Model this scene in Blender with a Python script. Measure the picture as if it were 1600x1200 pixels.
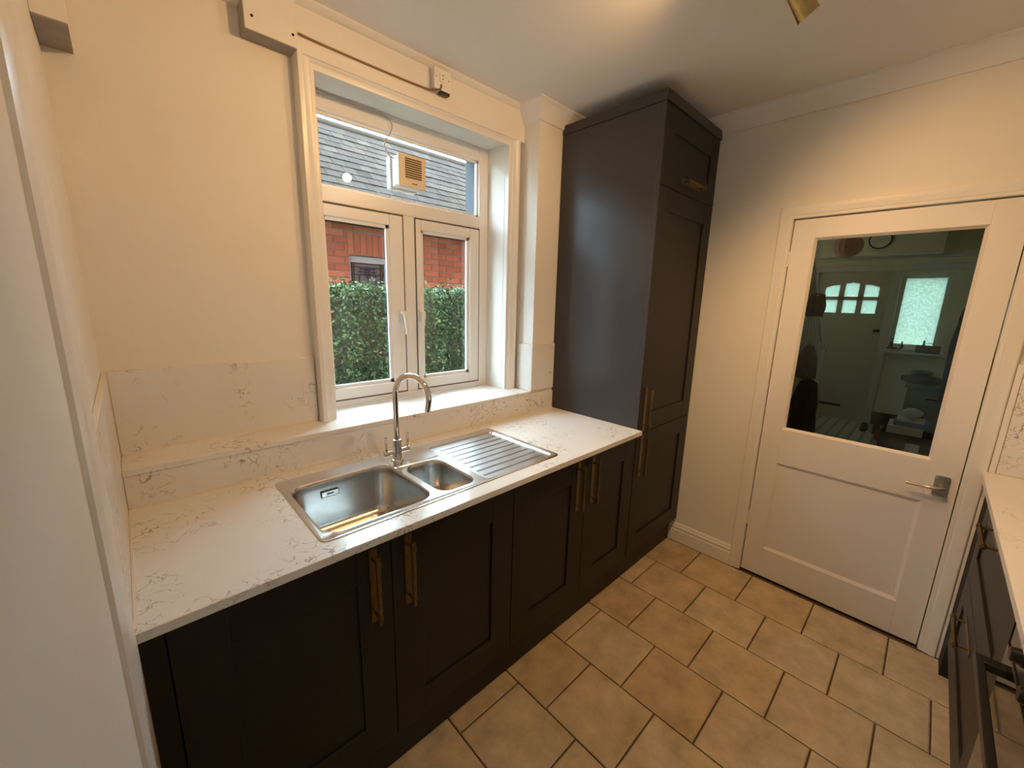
import bpy, bmesh, math, random
from mathutils import Vector, Matrix
import numpy as np

for o in list(bpy.data.objects):
    bpy.data.objects.remove(o)
SC = bpy.context.scene
COL = SC.collection
PI = math.pi

# ------------------------------------------------------------------ camera
CAM = (0.0604, -1.5797, 1.5542)
YAW, PIT, ROL = 0.7660, -0.2043, 0.0250
_f = Vector((math.cos(PIT)*math.sin(YAW), math.cos(PIT)*math.cos(YAW), math.sin(PIT)))
_r = _f.cross(Vector((0, 0, 1))).normalized()
_u = _r.cross(_f)
_r2 = math.cos(ROL)*_r + math.sin(ROL)*_u
_u2 = -math.sin(ROL)*_r + math.cos(ROL)*_u
cd = bpy.data.cameras.new('camera')
cd.sensor_fit = 'HORIZONTAL'
cd.sensor_width = 36.0
cd.lens = 36.0*627.955/1600.0
cd.clip_start = 0.005
cam = bpy.data.objects.new('camera', cd)
COL.objects.link(cam)
cam.matrix_world = Matrix((( _r2.x, _u2.x, -_f.x, CAM[0]),
                           ( _r2.y, _u2.y, -_f.y, CAM[1]),
                           ( _r2.z, _u2.z, -_f.z, CAM[2]), (0, 0, 0, 1)))
SC.camera = cam

# ------------------------------------------------------------------ world, exposure
w = bpy.data.worlds.new('overcast_sky')
SC.world = w
w.use_nodes = True
bg = w.node_tree.nodes['Background']
bg.inputs[0].default_value = (0.63, 0.83, 1.0, 1)
bg.inputs[1].default_value = 25.0
SC.view_settings.view_transform = 'Standard'
SC.view_settings.look = 'None'
SC.view_settings.gamma = 1.0
SC.view_settings.use_curve_mapping = False
SC.view_settings.exposure = 0.0
LAMP_W = 28.0                      # watts of each spotlight head
LAMP_C = (1.0, 0.585, 0.245)

# ------------------------------------------------------------------ materials
MATS = {}
def nodes(m):
    m.use_nodes = True
    return m.node_tree.nodes, m.node_tree.links
def mat(name, col, rough=0.5, metal=0.0, var=0.0, vscale=8.0, bump=0.0, bscale=60.0, spec=0.5, coat=0.0, emit=None, trans=0.0):
    m = bpy.data.materials.new(name)
    N, Lk = nodes(m)
    b = N['Principled BSDF']
    b.inputs['Base Color'].default_value = (*col, 1)
    b.inputs['Roughness'].default_value = rough
    b.inputs['Metallic'].default_value = metal
    b.inputs['Specular IOR Level'].default_value = spec
    b.inputs['Coat Weight'].default_value = coat
    tc = N.new('ShaderNodeTexCoord')
    if var > 0:
        n = N.new('ShaderNodeTexNoise'); n.inputs['Scale'].default_value = vscale; n.inputs['Detail'].default_value = 5
        Lk.new(tc.outputs['Object'], n.inputs['Vector'])
        r = N.new('ShaderNodeValToRGB')
        r.color_ramp.elements[0].position = 0.3; r.color_ramp.elements[1].position = 0.7
        r.color_ramp.elements[0].color = (*[max(0, c*(1-var)) for c in col], 1)
        r.color_ramp.elements[1].color = (*[min(1, c*(1+var)) for c in col], 1)
        Lk.new(n.outputs['Fac'], r.inputs['Fac']); Lk.new(r.outputs['Color'], b.inputs['Base Color'])
    if bump > 0:
        n2 = N.new('ShaderNodeTexNoise'); n2.inputs['Scale'].default_value = bscale; n2.inputs['Detail'].default_value = 3
        Lk.new(tc.outputs['Object'], n2.inputs['Vector'])
        bp = N.new('ShaderNodeBump'); bp.inputs['Strength'].default_value = bump; bp.inputs['Distance'].default_value = 0.002
        Lk.new(n2.outputs['Fac'], bp.inputs['Height']); Lk.new(bp.outputs['Normal'], b.inputs['Normal'])
    if emit:
        b.inputs['Emission Color'].default_value = (*emit[0], 1); b.inputs['Emission Strength'].default_value = emit[1]
    MATS[name] = m
    return m

mat('wall_paint', (0.80, 0.765, 0.70), 0.75, bump=0.08, bscale=180, var=0.02, vscale=3)
mat('ceiling_paint', (0.80, 0.78, 0.745), 0.85, bump=0.05, bscale=200)
mat('gloss_white', (0.80, 0.775, 0.73), 0.30, bump=0.10, bscale=40)
mat('door_white', (0.78, 0.75, 0.72), 0.42, bump=0.05, bscale=60)
mat('upvc', (0.82, 0.80, 0.77), 0.28)
mat('boxing_grey', (0.34, 0.31, 0.27), 0.9, var=0.08, vscale=30)  # flat grey for the undersides and end of the boxings
mat('cabinet_paint', (0.0145, 0.0115, 0.0100), 0.42, bump=0.03, bscale=120, spec=0.35)
mat('cabinet_lit', (0.036, 0.033, 0.033), 0.37, bump=0.02, bscale=120, spec=0.5)  # lighter copy of the cabinet paint, window light put into its colour
mat('gasket', (0.10, 0.085, 0.07), 0.7)
mat('dark_gap', (0.008, 0.007, 0.007), 0.9)
mat('brass', (0.56, 0.40, 0.16), 0.30, 1.0, var=0.12, vscale=60)
mat('aged_brass', (0.20, 0.135, 0.055), 0.38, 1.0, var=0.15, vscale=60)
mat('steel', (0.62, 0.61, 0.59), 0.26, 1.0, var=0.05, vscale=90)
mat('steel_rim', (0.75, 0.75, 0.74), 0.16, 1.0)
mat('drainer_steel', (0.58, 0.58, 0.58), 0.30, 1.0, var=0.05, vscale=40)
mat('groove_dark', (0.22, 0.22, 0.23), 0.35, 1.0)
mat('chrome', (0.80, 0.79, 0.77), 0.06, 1.0)
mat('nickel', (0.42, 0.39, 0.34), 0.38, 1.0, var=0.15, vscale=90)
mat('lever_metal', (0.70, 0.62, 0.50), 0.25, 1.0)
mat('white_plastic', (0.80, 0.78, 0.72), 0.35)
mat('fan_plastic', (0.70, 0.62, 0.47), 0.42)
mat('fan_slot', (0.14, 0.075, 0.03), 0.7)
mat('cable_grey', (0.50, 0.46, 0.38), 0.5)
mat('cable_brown', (0.22, 0.14, 0.07), 0.6)
mat('black_plastic', (0.012, 0.012, 0.012), 0.30)
mat('oven_glass', (0.010, 0.010, 0.010), 0.04, spec=0.8)
mat('oven_steel', (0.34, 0.33, 0.32), 0.28, 1.0)
mat('grout', (0.115, 0.09, 0.065), 0.95, bump=0.2, bscale=200)
mat('carpet', (0.22, 0.17, 0.12), 0.95)
mat('reveal_shaded', (0.045, 0.045, 0.05), 0.8, var=0.1, vscale=12)  # dark grey carries the shadow on the brick jamb outside the window
mat('mortar', (0.13, 0.085, 0.07), 0.95, var=0.15, vscale=30)
mat('lilac_paint', (0.26, 0.20, 0.20), 0.5)
mat('lead', (0.010, 0.009, 0.010), 0.7, spec=0.1)
mat('leaded_pane', (0.11, 0.08, 0.085), 0.5, var=0.2, vscale=6, spec=0.1)
mat('amber_pane', (0.11, 0.07, 0.025), 0.5, spec=0.1)
mat('rose_pane', (0.040, 0.020, 0.038), 0.5, var=0.2, vscale=40, spec=0.1)
mat('leafgreen_pane', (0.022, 0.026, 0.022), 0.5, spec=0.1)
mat('gutter', (0.045, 0.045, 0.05), 0.5)
mat('ground_mat', (0.07, 0.075, 0.05), 0.95, var=0.25, vscale=3)
mat('stem', (0.09, 0.065, 0.04), 0.9)
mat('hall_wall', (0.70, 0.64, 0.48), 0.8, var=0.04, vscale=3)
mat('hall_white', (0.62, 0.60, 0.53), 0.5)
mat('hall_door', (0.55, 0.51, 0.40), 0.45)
mat('white_tile', (0.62, 0.62, 0.56), 0.35, var=0.05, vscale=12)
mat('black_tile', (0.015, 0.015, 0.015), 0.35)
mat('black_cloth', (0.006, 0.006, 0.006), 0.95)
mat('brown_cloth', (0.075, 0.05, 0.032), 0.95, var=0.3, vscale=14)
mat('grey_cloth', (0.16, 0.17, 0.16), 0.95, var=0.2, vscale=14)
mat('white_cloth', (0.55, 0.54, 0.50), 0.9, var=0.2, vscale=20)
mat('wicker', (0.17, 0.10, 0.05), 0.8, var=0.35, vscale=70, bump=0.5, bscale=90)
mat('paper_pink', (0.46, 0.20, 0.18), 0.8)
mat('card_brown', (0.10, 0.07, 0.05), 0.9)
mat('grey_metal', (0.25, 0.25, 0.24), 0.5)
mat('paper_white', (0.62, 0.61, 0.57), 0.7)
mat('book_blue', (0.06, 0.10, 0.22), 0.6)
mat('red_cloth', (0.28, 0.05, 0.05), 0.9)
mat('shoe_leather', (0.05, 0.03, 0.02), 0.5)
mat('bottle_dark', (0.03, 0.035, 0.03), 0.15)
mat('print_dark', (0.10, 0.09, 0.08), 0.6)
mat('sealant', (0.78, 0.70, 0.58), 0.5)

def quartz(name):
    m = bpy.data.materials.new(name); N, Lk = nodes(m); b = N['Principled BSDF']
    b.inputs['Roughness'].default_value = 0.22
    tc = N.new('ShaderNodeTexCoord')
    def noise(sc, det, dist=0.0):
        n = N.new('ShaderNodeTexNoise'); n.inputs['Scale'].default_value = sc; n.inputs['Detail'].default_value = det
        n.inputs['Distortion'].default_value = dist
        Lk.new(tc.outputs['Object'], n.inputs['Vector']); return n
    n1 = noise(16, 4)
    # warp the coordinates, then take thin Voronoi cell edges as hairline veins
    vm = N.new('ShaderNodeVectorMath'); vm.operation = 'MULTIPLY_ADD'
    Lk.new(n1.outputs['Color'], vm.inputs[0]); vm.inputs[1].default_value = (0.10, 0.10, 0.10); Lk.new(tc.outputs['Object'], vm.inputs[2])
    v = N.new('ShaderNodeTexVoronoi'); v.feature = 'DISTANCE_TO_EDGE'; v.inputs['Scale'].default_value = 24
    Lk.new(vm.outputs[0], v.inputs['Vector'])
    r = N.new('ShaderNodeValToRGB')
    r.color_ramp.elements[0].position = 0.012; r.color_ramp.elements[0].color = (1, 1, 1, 1)
    r.color_ramp.elements[1].position = 0.042; r.color_ramp.elements[1].color = (0, 0, 0, 1)
    Lk.new(v.outputs['Distance'], r.inputs['Fac'])
    n2 = noise(4.2, 3, 0.5)
    r2 = N.new('ShaderNodeValToRGB')
    r2.color_ramp.elements[0].position = 0.49; r2.color_ramp.elements[0].color = (0, 0, 0, 1)
    r2.color_ramp.elements[1].position = 0.62; r2.color_ramp.elements[1].color = (1, 1, 1, 1)
    Lk.new(n2.outputs['Fac'], r2.inputs['Fac'])
    n3 = noise(34, 2)
    r3 = N.new('ShaderNodeValToRGB')
    r3.color_ramp.elements[0].position = 0.42; r3.color_ramp.elements[0].color = (0, 0, 0, 1)
    r3.color_ramp.elements[1].position = 0.53; r3.color_ramp.elements[1].color = (1, 1, 1, 1)
    Lk.new(n3.outputs['Fac'], r3.inputs['Fac'])
    m1 = N.new('ShaderNodeMath'); m1.operation = 'MULTIPLY'; Lk.new(r.outputs['Color'], m1.inputs[0]); Lk.new(r2.outputs['Color'], m1.inputs[1])
    m2 = N.new('ShaderNodeMath'); m2.operation = 'MULTIPLY'; Lk.new(m1.outputs[0], m2.inputs[0]); Lk.new(r3.outputs['Color'], m2.inputs[1])
    m3 = N.new('ShaderNodeMath'); m3.operation = 'MULTIPLY'; Lk.new(m2.outputs[0], m3.inputs[0]); m3.inputs[1].default_value = 0.72
    mx = N.new('ShaderNodeMix'); mx.data_type = 'RGBA'
    mx.inputs['A'].default_value = (0.80, 0.775, 0.73, 1); mx.inputs['B'].default_value = (0.155, 0.115, 0.085, 1)
    Lk.new(m3.outputs[0], mx.inputs['Factor'])
    # soft cloudy tone in the slab
    n4 = noise(5, 5)
    mx2 = N.new('ShaderNodeMix'); mx2.data_type = 'RGBA'; mx2.blend_type = 'MULTIPLY'; mx2.inputs['Factor'].default_value = 1
    r4 = N.new('ShaderNodeValToRGB'); r4.color_ramp.elements[0].color = (0.93, 0.92, 0.91, 1); r4.color_ramp.elements[1].color = (1, 1, 1, 1)
    Lk.new(n4.outputs['Fac'], r4.inputs['Fac']); Lk.new(mx.outputs['Result'], mx2.inputs['A']); Lk.new(r4.outputs['Color'], mx2.inputs['B'])
    Lk.new(mx2.outputs['Result'], b.inputs['Base Color'])
    MATS[name] = m
quartz('quartz')

def random_tone(name, cols, rough, vscale, bump, bscale, stain=0.25, spec=0.5):
    """stone, brick or slate: each piece picks its own tone from its own object, with mottling on top"""
    m = bpy.data.materials.new(name); N, Lk = nodes(m); b = N['Principled BSDF']; b.inputs['Roughness'].default_value = rough; b.inputs['Specular IOR Level'].default_value = spec
    oi = N.new('ShaderNodeObjectInfo')
    r = N.new('ShaderNodeValToRGB'); el = r.color_ramp.elements
    while len(el) < len(cols): el.new(0.5)
    for i, c in enumerate(cols):
        el[i].position = i/(len(cols)-1); el[i].color = (*c, 1)
    Lk.new(oi.outputs['Random'], r.inputs['Fac'])
    g = N.new('ShaderNodeNewGeometry')
    n = N.new('ShaderNodeTexNoise'); n.inputs['Scale'].default_value = vscale; n.inputs['Detail'].default_value = 6; n.inputs['Roughness'].default_value = 0.65
    Lk.new(g.outputs['Position'], n.inputs['Vector'])
    r2 = N.new('ShaderNodeValToRGB'); r2.color_ramp.elements[0].position = 0.3; r2.color_ramp.elements[1].position = 0.72
    r2.color_ramp.elements[0].color = (1-stain, 1-stain, 1-stain*1.1, 1); r2.color_ramp.elements[1].color = (1.0, 1.0, 1.0, 1)
    Lk.new(n.outputs['Fac'], r2.inputs['Fac'])
    mx = N.new('ShaderNodeMix'); mx.data_type = 'RGBA'; mx.blend_type = 'MULTIPLY'; mx.inputs['Factor'].default_value = 1
    Lk.new(r.outputs['Color'], mx.inputs['A']); Lk.new(r2.outputs['Color'], mx.inputs['B']); Lk.new(mx.outputs['Result'], b.inputs['Base Color'])
    n2 = N.new('ShaderNodeTexNoise'); n2.inputs['Scale'].default_value = bscale; n2.inputs['Detail'].default_value = 4
    Lk.new(g.outputs['Position'], n2.inputs['Vector'])
    bp = N.new('ShaderNodeBump'); bp.inputs['Strength'].default_value = bump; bp.inputs['Distance'].default_value = 0.003
    Lk.new(n2.outputs['Fac'], bp.inputs['Height']); Lk.new(bp.outputs['Normal'], b.inputs['Normal'])
    MATS[name] = m
random_tone('floor_stone', [(0.60, 0.44, 0.27), (0.68, 0.52, 0.33), (0.65, 0.52, 0.36), (0.72, 0.58, 0.40)], 0.45, 9, 0.45, 30, 0.42)
random_tone('brick_clay', [(0.25, 0.066, 0.034), (0.33, 0.092, 0.050), (0.29, 0.078, 0.044), (0.37, 0.112, 0.060)], 0.95, 14, 0.5, 60, 0.30, 0.08)
random_tone('roof_slate', [(0.034, 0.0255, 0.021), (0.052, 0.0385, 0.0315), (0.043, 0.032, 0.0265), (0.065, 0.049, 0.039)], 0.9, 16, 0.4, 50, 0.30, 0.06)

def leaf_material():
    m = bpy.data.materials.new('hedge_leaf'); N, Lk = nodes(m); b = N['Principled BSDF']; b.inputs['Roughness'].default_value = 0.5; b.inputs['Specular IOR Level'].default_value = 0.15
    g = N.new('ShaderNodeNewGeometry')
    r = N.new('ShaderNodeValToRGB'); el = r.color_ramp.elements; el.new(0.55); el.new(0.85)
    cs = [(0.026, 0.046, 0.020), (0.055, 0.085, 0.034), (0.11, 0.135, 0.055), (0.19, 0.17, 0.085)]
    for e, c, p in zip(el, cs, (0, 0.5, 0.86, 1.0)): e.color = (*c, 1); e.position = p
    Lk.new(g.outputs['Random Per Island'], r.inputs['Fac']); Lk.new(r.outputs['Color'], b.inputs['Base Color'])
    MATS['hedge_leaf'] = m
leaf_material()

def brick_texture():
    m = bpy.data.materials.new('far_brick'); N, Lk = nodes(m); b = N['Principled BSDF']; b.inputs['Roughness'].default_value = 0.9
    tc = N.new('ShaderNodeTexCoord'); mp = N.new('ShaderNodeMapping'); mp.inputs['Rotation'].default_value = (PI/2, 0, 0)
    Lk.new(tc.outputs['Object'], mp.inputs['Vector'])
    br = N.new('ShaderNodeTexBrick'); br.inputs['Scale'].default_value = 1.0
    br.inputs['Brick Width'].default_value = 0.225; br.inputs['Row Height'].default_value = 0.0735; br.inputs['Mortar Size'].default_value = 0.005
    br.inputs['Color1'].default_value = (0.24, 0.05, 0.024, 1); br.inputs['Color2'].default_value = (0.28, 0.065, 0.03, 1); br.inputs['Mortar'].default_value = (0.13, 0.085, 0.07, 1)
    Lk.new(mp.outputs[0], br.inputs['Vector']); Lk.new(br.outputs['Color'], b.inputs['Base Color'])
    MATS['far_brick'] = m
brick_texture()

def pane(name, tint=(1, 1, 1), gloss=1.0):
    """thin flat pane: straight-through light plus Fresnel reflection"""
    m = bpy.data.materials.new(name); N, Lk = nodes(m)
    N.remove(N['Principled BSDF']); out = N['Material Output']
    t = N.new('ShaderNodeBsdfTransparent'); t.inputs[0].default_value = (*tint, 1)
    g = N.new('ShaderNodeBsdfGlossy'); g.inputs['Roughness'].default_value = 0.01
    fr = N.new('ShaderNodeFresnel'); ge = N.new('ShaderNodeNewGeometry')
    io = N.new('ShaderNodeMix'); io.data_type = 'FLOAT'; io.inputs['A'].default_value = 1.45; io.inputs['B'].default_value = 1/1.45
    Lk.new(ge.outputs['Backfacing'], io.inputs['Factor']); Lk.new(io.outputs['Result'], fr.inputs['IOR'])
    mu = N.new('ShaderNodeMath'); mu.operation = 'MULTIPLY'; mu.inputs[1].default_value = gloss; Lk.new(fr.outputs[0], mu.inputs[0])
    mx = N.new('ShaderNodeMixShader'); Lk.new(mu.outputs[0], mx.inputs[0]); Lk.new(t.outputs[0], mx.inputs[1]); Lk.new(g.outputs[0], mx.inputs[2])
    Lk.new(mx.outputs[0], out.inputs[0]); MATS[name] = m
pane('window_glass', (0.93, 0.96, 0.95), 0.9)
pane('door_glass', (0.93, 0.96, 0.94), 0.7)
def frosted(name, col):
    m = bpy.data.materials.new(name); N, Lk = nodes(m); N.remove(N['Principled BSDF']); out = N['Material Output']
    t = N.new('ShaderNodeBsdfTranslucent')
    tc = N.new('ShaderNodeTexCoord'); n = N.new('ShaderNodeTexNoise'); n.inputs['Scale'].default_value = 55; n.inputs['Detail'].default_value = 2
    Lk.new(tc.outputs['Object'], n.inputs['Vector'])
    r = N.new('ShaderNodeValToRGB'); r.color_ramp.elements[0].position = 0.35; r.color_ramp.elements[1].position = 0.6
    r.color_ramp.elements[0].color = (*[c*0.8 for c in col], 1); r.color_ramp.elements[1].color = (*col, 1)
    Lk.new(n.outputs['Fac'], r.inputs['Fac']); Lk.new(r.outputs['Color'], t.inputs[0])
    g = N.new('ShaderNodeBsdfGlossy'); g.inputs['Roughness'].default_value = 0.25
    mx = N.new('ShaderNodeMixShader'); mx.inputs[0].default_value = 0.05
    Lk.new(t.outputs[0], mx.inputs[1]); Lk.new(g.outputs[0], mx.inputs[2]); Lk.new(mx.outputs[0], out.inputs[0]); MATS[name] = m
frosted('frosted_glass', (0.29, 0.325, 0.28))
frosted('fill_window_glass', (0.52, 0.48, 0.38))
def bulb(name):
    m = bpy.data.materials.new(name); N, Lk = nodes(m); N.remove(N['Principled BSDF']); out = N['Material Output']
    e = N.new('ShaderNodeEmission'); e.inputs[0].default_value = (1.0, 0.72, 0.42, 1); e.inputs[1].default_value = 30
    Lk.new(e.outputs[0], out.inputs[0]); MATS[name] = m
bulb('bulb_glow')

# ------------------------------------------------------------------ mesh helpers
OFF = {}                            # world position of an object's origin
class MB:
    def __init__(s): s.v = []; s.f = []; s.mi = []; s.cm = 0
    def add(s, vs, fs):
        n = len(s.v); s.v += [tuple(p) for p in vs]; s.f += [tuple(i+n for i in f) for f in fs]; s.mi += [s.cm]*len(fs); return s
    def box(s, x0, x1, y0, y1, z0, z1):
        x0, x1 = min(x0, x1), max(x0, x1); y0, y1 = min(y0, y1), max(y0, y1); z0, z1 = min(z0, z1), max(z0, z1)
        return s.add([(x0,y0,z0),(x1,y0,z0),(x1,y1,z0),(x0,y1,z0),(x0,y0,z1),(x1,y0,z1),(x1,y1,z1),(x0,y1,z1)],
                     [(0,3,2,1),(4,5,6,7),(0,1,5,4),(1,2,6,5),(2,3,7,6),(3,0,4,7)])
    def prism(s, poly, axis, a, b):
        """poly: 2-D points in the two other axes (kept in x,y,z order), extruded along axis from a to b"""
        def P(p, t):
            return {'x': (t, p[0], p[1]), 'y': (p[0], t, p[1]), 'z': (p[0], p[1], t)}[axis]
        n = len(poly)
        vs = [P(p, a) for p in poly]+[P(p, b) for p in poly]
        fs = [tuple(range(n))[::-1], tuple(range(n, 2*n))]+[(i, (i+1) % n, n+(i+1) % n, n+i) for i in range(n)]
        return s.add(vs, fs)
    def lathe(s, prof, c, ax=(0, 0, 1), n=24, cap=True):
        """prof: (radius, height) along ax from c"""
        ax = Vector(ax).normalized(); c = Vector(c)
        e1 = ax.orthogonal().normalized(); e2 = ax.cross(e1)
        vs = []; fs = []
        for r, h in prof:
            for i in range(n):
                a = 2*PI*i/n; vs.append(c+ax*h+e1*(r*math.cos(a))+e2*(r*math.sin(a)))
        for k in range(len(prof)-1):
            for i in range(n):
                j = (i+1) % n; fs.append((k*n+i, k*n+j, (k+1)*n+j, (k+1)*n+i))
        if cap:
            fs.append(tuple(range(n))[::-1]); fs.append(tuple(range((len(prof)-1)*n, len(prof)*n)))
        return s.add(vs, fs)
    def tube(s, path, r, n=10):
        P = [Vector(p) for p in path]; vs = []; fs = []
        t0 = (P[1]-P[0]).normalized(); e = t0.orthogonal().normalized()
        for k, p in enumerate(P):
            t = (P[min(k+1, len(P)-1)]-P[max(k-1, 0)]).normalized()
            e = (e-t*e.dot(t)).normalized(); e2 = t.cross(e)
            rr = r[k] if isinstance(r, (list, tuple)) else r
            for i in range(n):
                a = 2*PI*i/n; vs.append(p+e*(rr*math.cos(a))+e2*(rr*math.sin(a)))
        for k in range(len(P)-1):
            for i in range(n):
                j = (i+1) % n; fs.append((k*n+i, k*n+j, (k+1)*n+j, (k+1)*n+i))
        fs.append(tuple(range(n))[::-1]); fs.append(tuple(range((len(P)-1)*n, len(P)*n)))
        return s.add(vs, fs)
    def mesh(s, name, mats, off=(0, 0, 0), smooth=True, ang=35):
        me = bpy.data.meshes.new(name)
        me.from_pydata([(x-off[0], y-off[1], z-off[2]) for x, y, z in s.v], [], s.f)
        for m in (mats if isinstance(mats, (list, tuple)) else [mats]): me.materials.append(MATS[m])
        me.polygons.foreach_set('material_index', s.mi)
        bm = bmesh.new(); bm.from_mesh(me); bmesh.ops.recalc_face_normals(bm, faces=bm.faces); bm.to_mesh(me); bm.free()
        if smooth:
            me.polygons.foreach_set('use_smooth', [True]*len(me.polygons)); me.set_sharp_from_angle(angle=math.radians(ang))
        me.update()
        return me
    def build(s, name, mats, parent=None, bevel=0.0, smooth=True, origin=None, seg=2):
        if parent is not None: off = OFF[parent]
        elif origin is not None: off = origin
        else:
            xs, ys, zs = zip(*s.v); off = ((min(xs)+max(xs))/2, (min(ys)+max(ys))/2, min(zs))
        ob = bpy.data.objects.new(name, s.mesh(name, mats, off, smooth)); COL.objects.link(ob)
        if parent is not None: ob.parent = parent
        else: ob.location = off
        OFF[ob] = off
        if bevel > 0:
            b = ob.modifiers.new('bevel', 'BEVEL'); b.width = bevel; b.segments = seg; b.limit_method = 'ANGLE'; b.angle_limit = math.radians(40)
        return ob

def tag(o, label=None, cat=None, group=None, kind=None):
    if label: o['label'] = label
    if cat: o['category'] = cat
    if group: o['group'] = group
    if kind: o['kind'] = kind
    return o
def thing(name, label, cat, loc, group=None, kind=None):
    o = bpy.data.objects.new(name, None); COL.objects.link(o); o.location = loc; o.empty_display_size = 0.05
    OFF[o] = tuple(loc); tag(o, label, cat, group, kind); return o
def struct(name, mb, m, bevel=0.0, label=None):
    o = mb.build(name, m, bevel=bevel, origin=(0, 0, 0)); tag(o, label, None, None, 'structure'); return o
def inst(name, me, parent, loc, rot=(0, 0, 0), scale=(1, 1, 1)):
    """a piece that shares mesh data, placed in world coordinates under its parent"""
    o = bpy.data.objects.new(name, me); COL.objects.link(o); o.parent = parent
    of = OFF[parent]; o.location = (loc[0]-of[0], loc[1]-of[1], loc[2]-of[2]); o.rotation_euler = rot; o.scale = scale
    OFF[o] = tuple(loc); return o
def rrect(x0, x1, y0, y1, r, n=6):
    pts = []
    for cx, cy, a0 in ((x1-r, y1-r, 0), (x0+r, y1-r, PI/2), (x0+r, y0+r, PI), (x1-r, y0+r, 1.5*PI)):
        for i in range(n+1):
            a = a0+PI/2*i/n; pts.append((cx+r*math.cos(a), cy+r*math.sin(a)))
    return pts

# ------------------------------------------------------------------ main dimensions (metres)
L = 2.580            # door wall
WB = 0.172           # window wall, inner face
ZC = 2.560           # ceiling
YF = -2.412          # wall behind the run opposite the window
ZW = 0.910           # worktop top
Z1 = 1.037           # ledge top
Z2 = 1.308           # top of the upstands
XT = 1.932           # tall cabinet left side
DF = -0.585          # cabinet door fronts
HX = 7.40            # far end of the hall
HY0, HY1 = 0.45, -1.95

# ------------------------------------------------------------------ room shell
fl = MB().box(-2.2, L+0.12, YF-0.1, WB, -0.12, -0.011)
floor = struct('floor', fl, 'grout', label='warm beige stone tile floor laid in half bond')
TILE = 0.2915
def tile_mesh(wx, wy):
    mb = MB(); h = 0.011; e = 0.004
    a, b = wx/2, wy/2
    vs = []
    for z, i in ((-h, 0.0), (-0.0025, 0.0), (0.0, e)):
        vs += [(-a+i, -b+i, z), (a-i, -b+i, z), (a-i, b-i, z), (-a+i, b-i, z)]
    fs = [(8, 9, 10, 11)]
    for k in (0, 4):
        for i in range(4):
            j = (i+1) % 4; fs.append((k+i, k+j, k+4+j, k+4+i))
    mb.add(vs, fs); return mb.mesh('floor_tile', 'floor_stone', smooth=False)
full = tile_mesh(TILE, TILE); cache = {}
xl = 2.262
for k in range(-1, 14):
    xa = xl-0.2995*k; xb = xa-0.2995
    # keep to the kitchen and the doorway behind the camera
    x0, x1 = max(xb, -1.6)+0.003, min(xa, L)-0.003
    if x1-x0 < 0.02: continue
    ph = -0.770 if (k % 2) else -0.918
    n0 = int(math.floor((WB-ph)/0.2985))+1
    for j in range(-8, n0+1):
        yb = ph+0.2985*j; ya = yb+0.2985
        y0, y1 = max(yb, YF)+0.003, min(ya, -0.30)-0.003
        if y1-y0 < 0.02: continue
        key = (round(x1-x0, 3), round(y1-y0, 3))
        if key not in cache: cache[key] = tile_mesh(x1-x0, y1-y0)
        inst('floor_tile', cache[key], floor, ((x0+x1)/2, (y0+y1)/2, 0.0),
             (0.0015*math.sin(k*3+j), 0.0015*math.cos(k+j*5), 0))

cl = MB().box(-2.2, L+0.12, YF-0.1, 0.47, ZC, ZC+0.2)
struct('ceiling', cl, 'ceiling_paint', label='matt white plaster ceiling of the kitchen')

# window wall: thick wall with the window opening, a lower thicker part under the ledge, and the pier
wb = MB()
wx0, wx1, wz0, wz1 = 0.655, 1.652, 1.017, 2.375
wb.box(-0.3, wx0, WB, 0.47, 0, ZC); wb.box(wx1, L+0.12, WB, 0.47, 0, ZC)
wb.box(wx0, wx1, WB, 0.47, 0, wz0); wb.box(wx0, wx1, WB, 0.47, wz1, ZC)
struct('wall_back', wb, 'wall_paint', label='warm white painted wall around the kitchen window')
struct('wall_back_lower', MB().box(-0.3, L, 0.012, WB, 0, 1.017), 'wall_paint', label='thicker lower part of the window wall under the ledge')
struct('wall_pier', MB().box(1.747, L, 0.012, WB, 1.017, ZC), 'wall_paint', label='warm white pier between the window and the tall cabinet')
# unseen storey added above the kitchen to shade the passage between the two houses
struct('wall_upper_added', MB().box(-3.0, L+4.9, -4.0, 0.47, ZC+0.21, 5.4), 'far_brick', label='unseen brick upper storey added above the kitchen for shade')
# outer skin of the window opening, seen through the upper light
ws = MB(); ws.box(1.625, wx1, 0.351, 0.485, 1.0, 2.40); ws.box(0.655, 0.675, 0.351, 0.485, 1.0, 2.40); ws.box(0.63, 1.66, 0.351, 0.56, 0.955, 1.018); ws.box(0.655, wx1, 0.351, 0.485, 2.365, 2.376)
struct('trim_outside_reveal', ws, 'reveal_shaded', label='outer reveal and sill of the kitchen window, shadow put into the grey')

# door wall
DY0, DY1, DZ = -0.997, -1.757, 1.988
wr = MB()
wr.box(L, L+0.12, DY0+0.03, WB, 0, ZC); wr.box(L, L+0.12, YF-0.1, DY1-0.03, 0, ZC); wr.box(L, L+0.12, DY1-0.03, DY0+0.03, DZ+0.03, ZC)
struct('wall_right', wr, 'wall_paint', label='warm white wall holding the glazed door')
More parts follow.
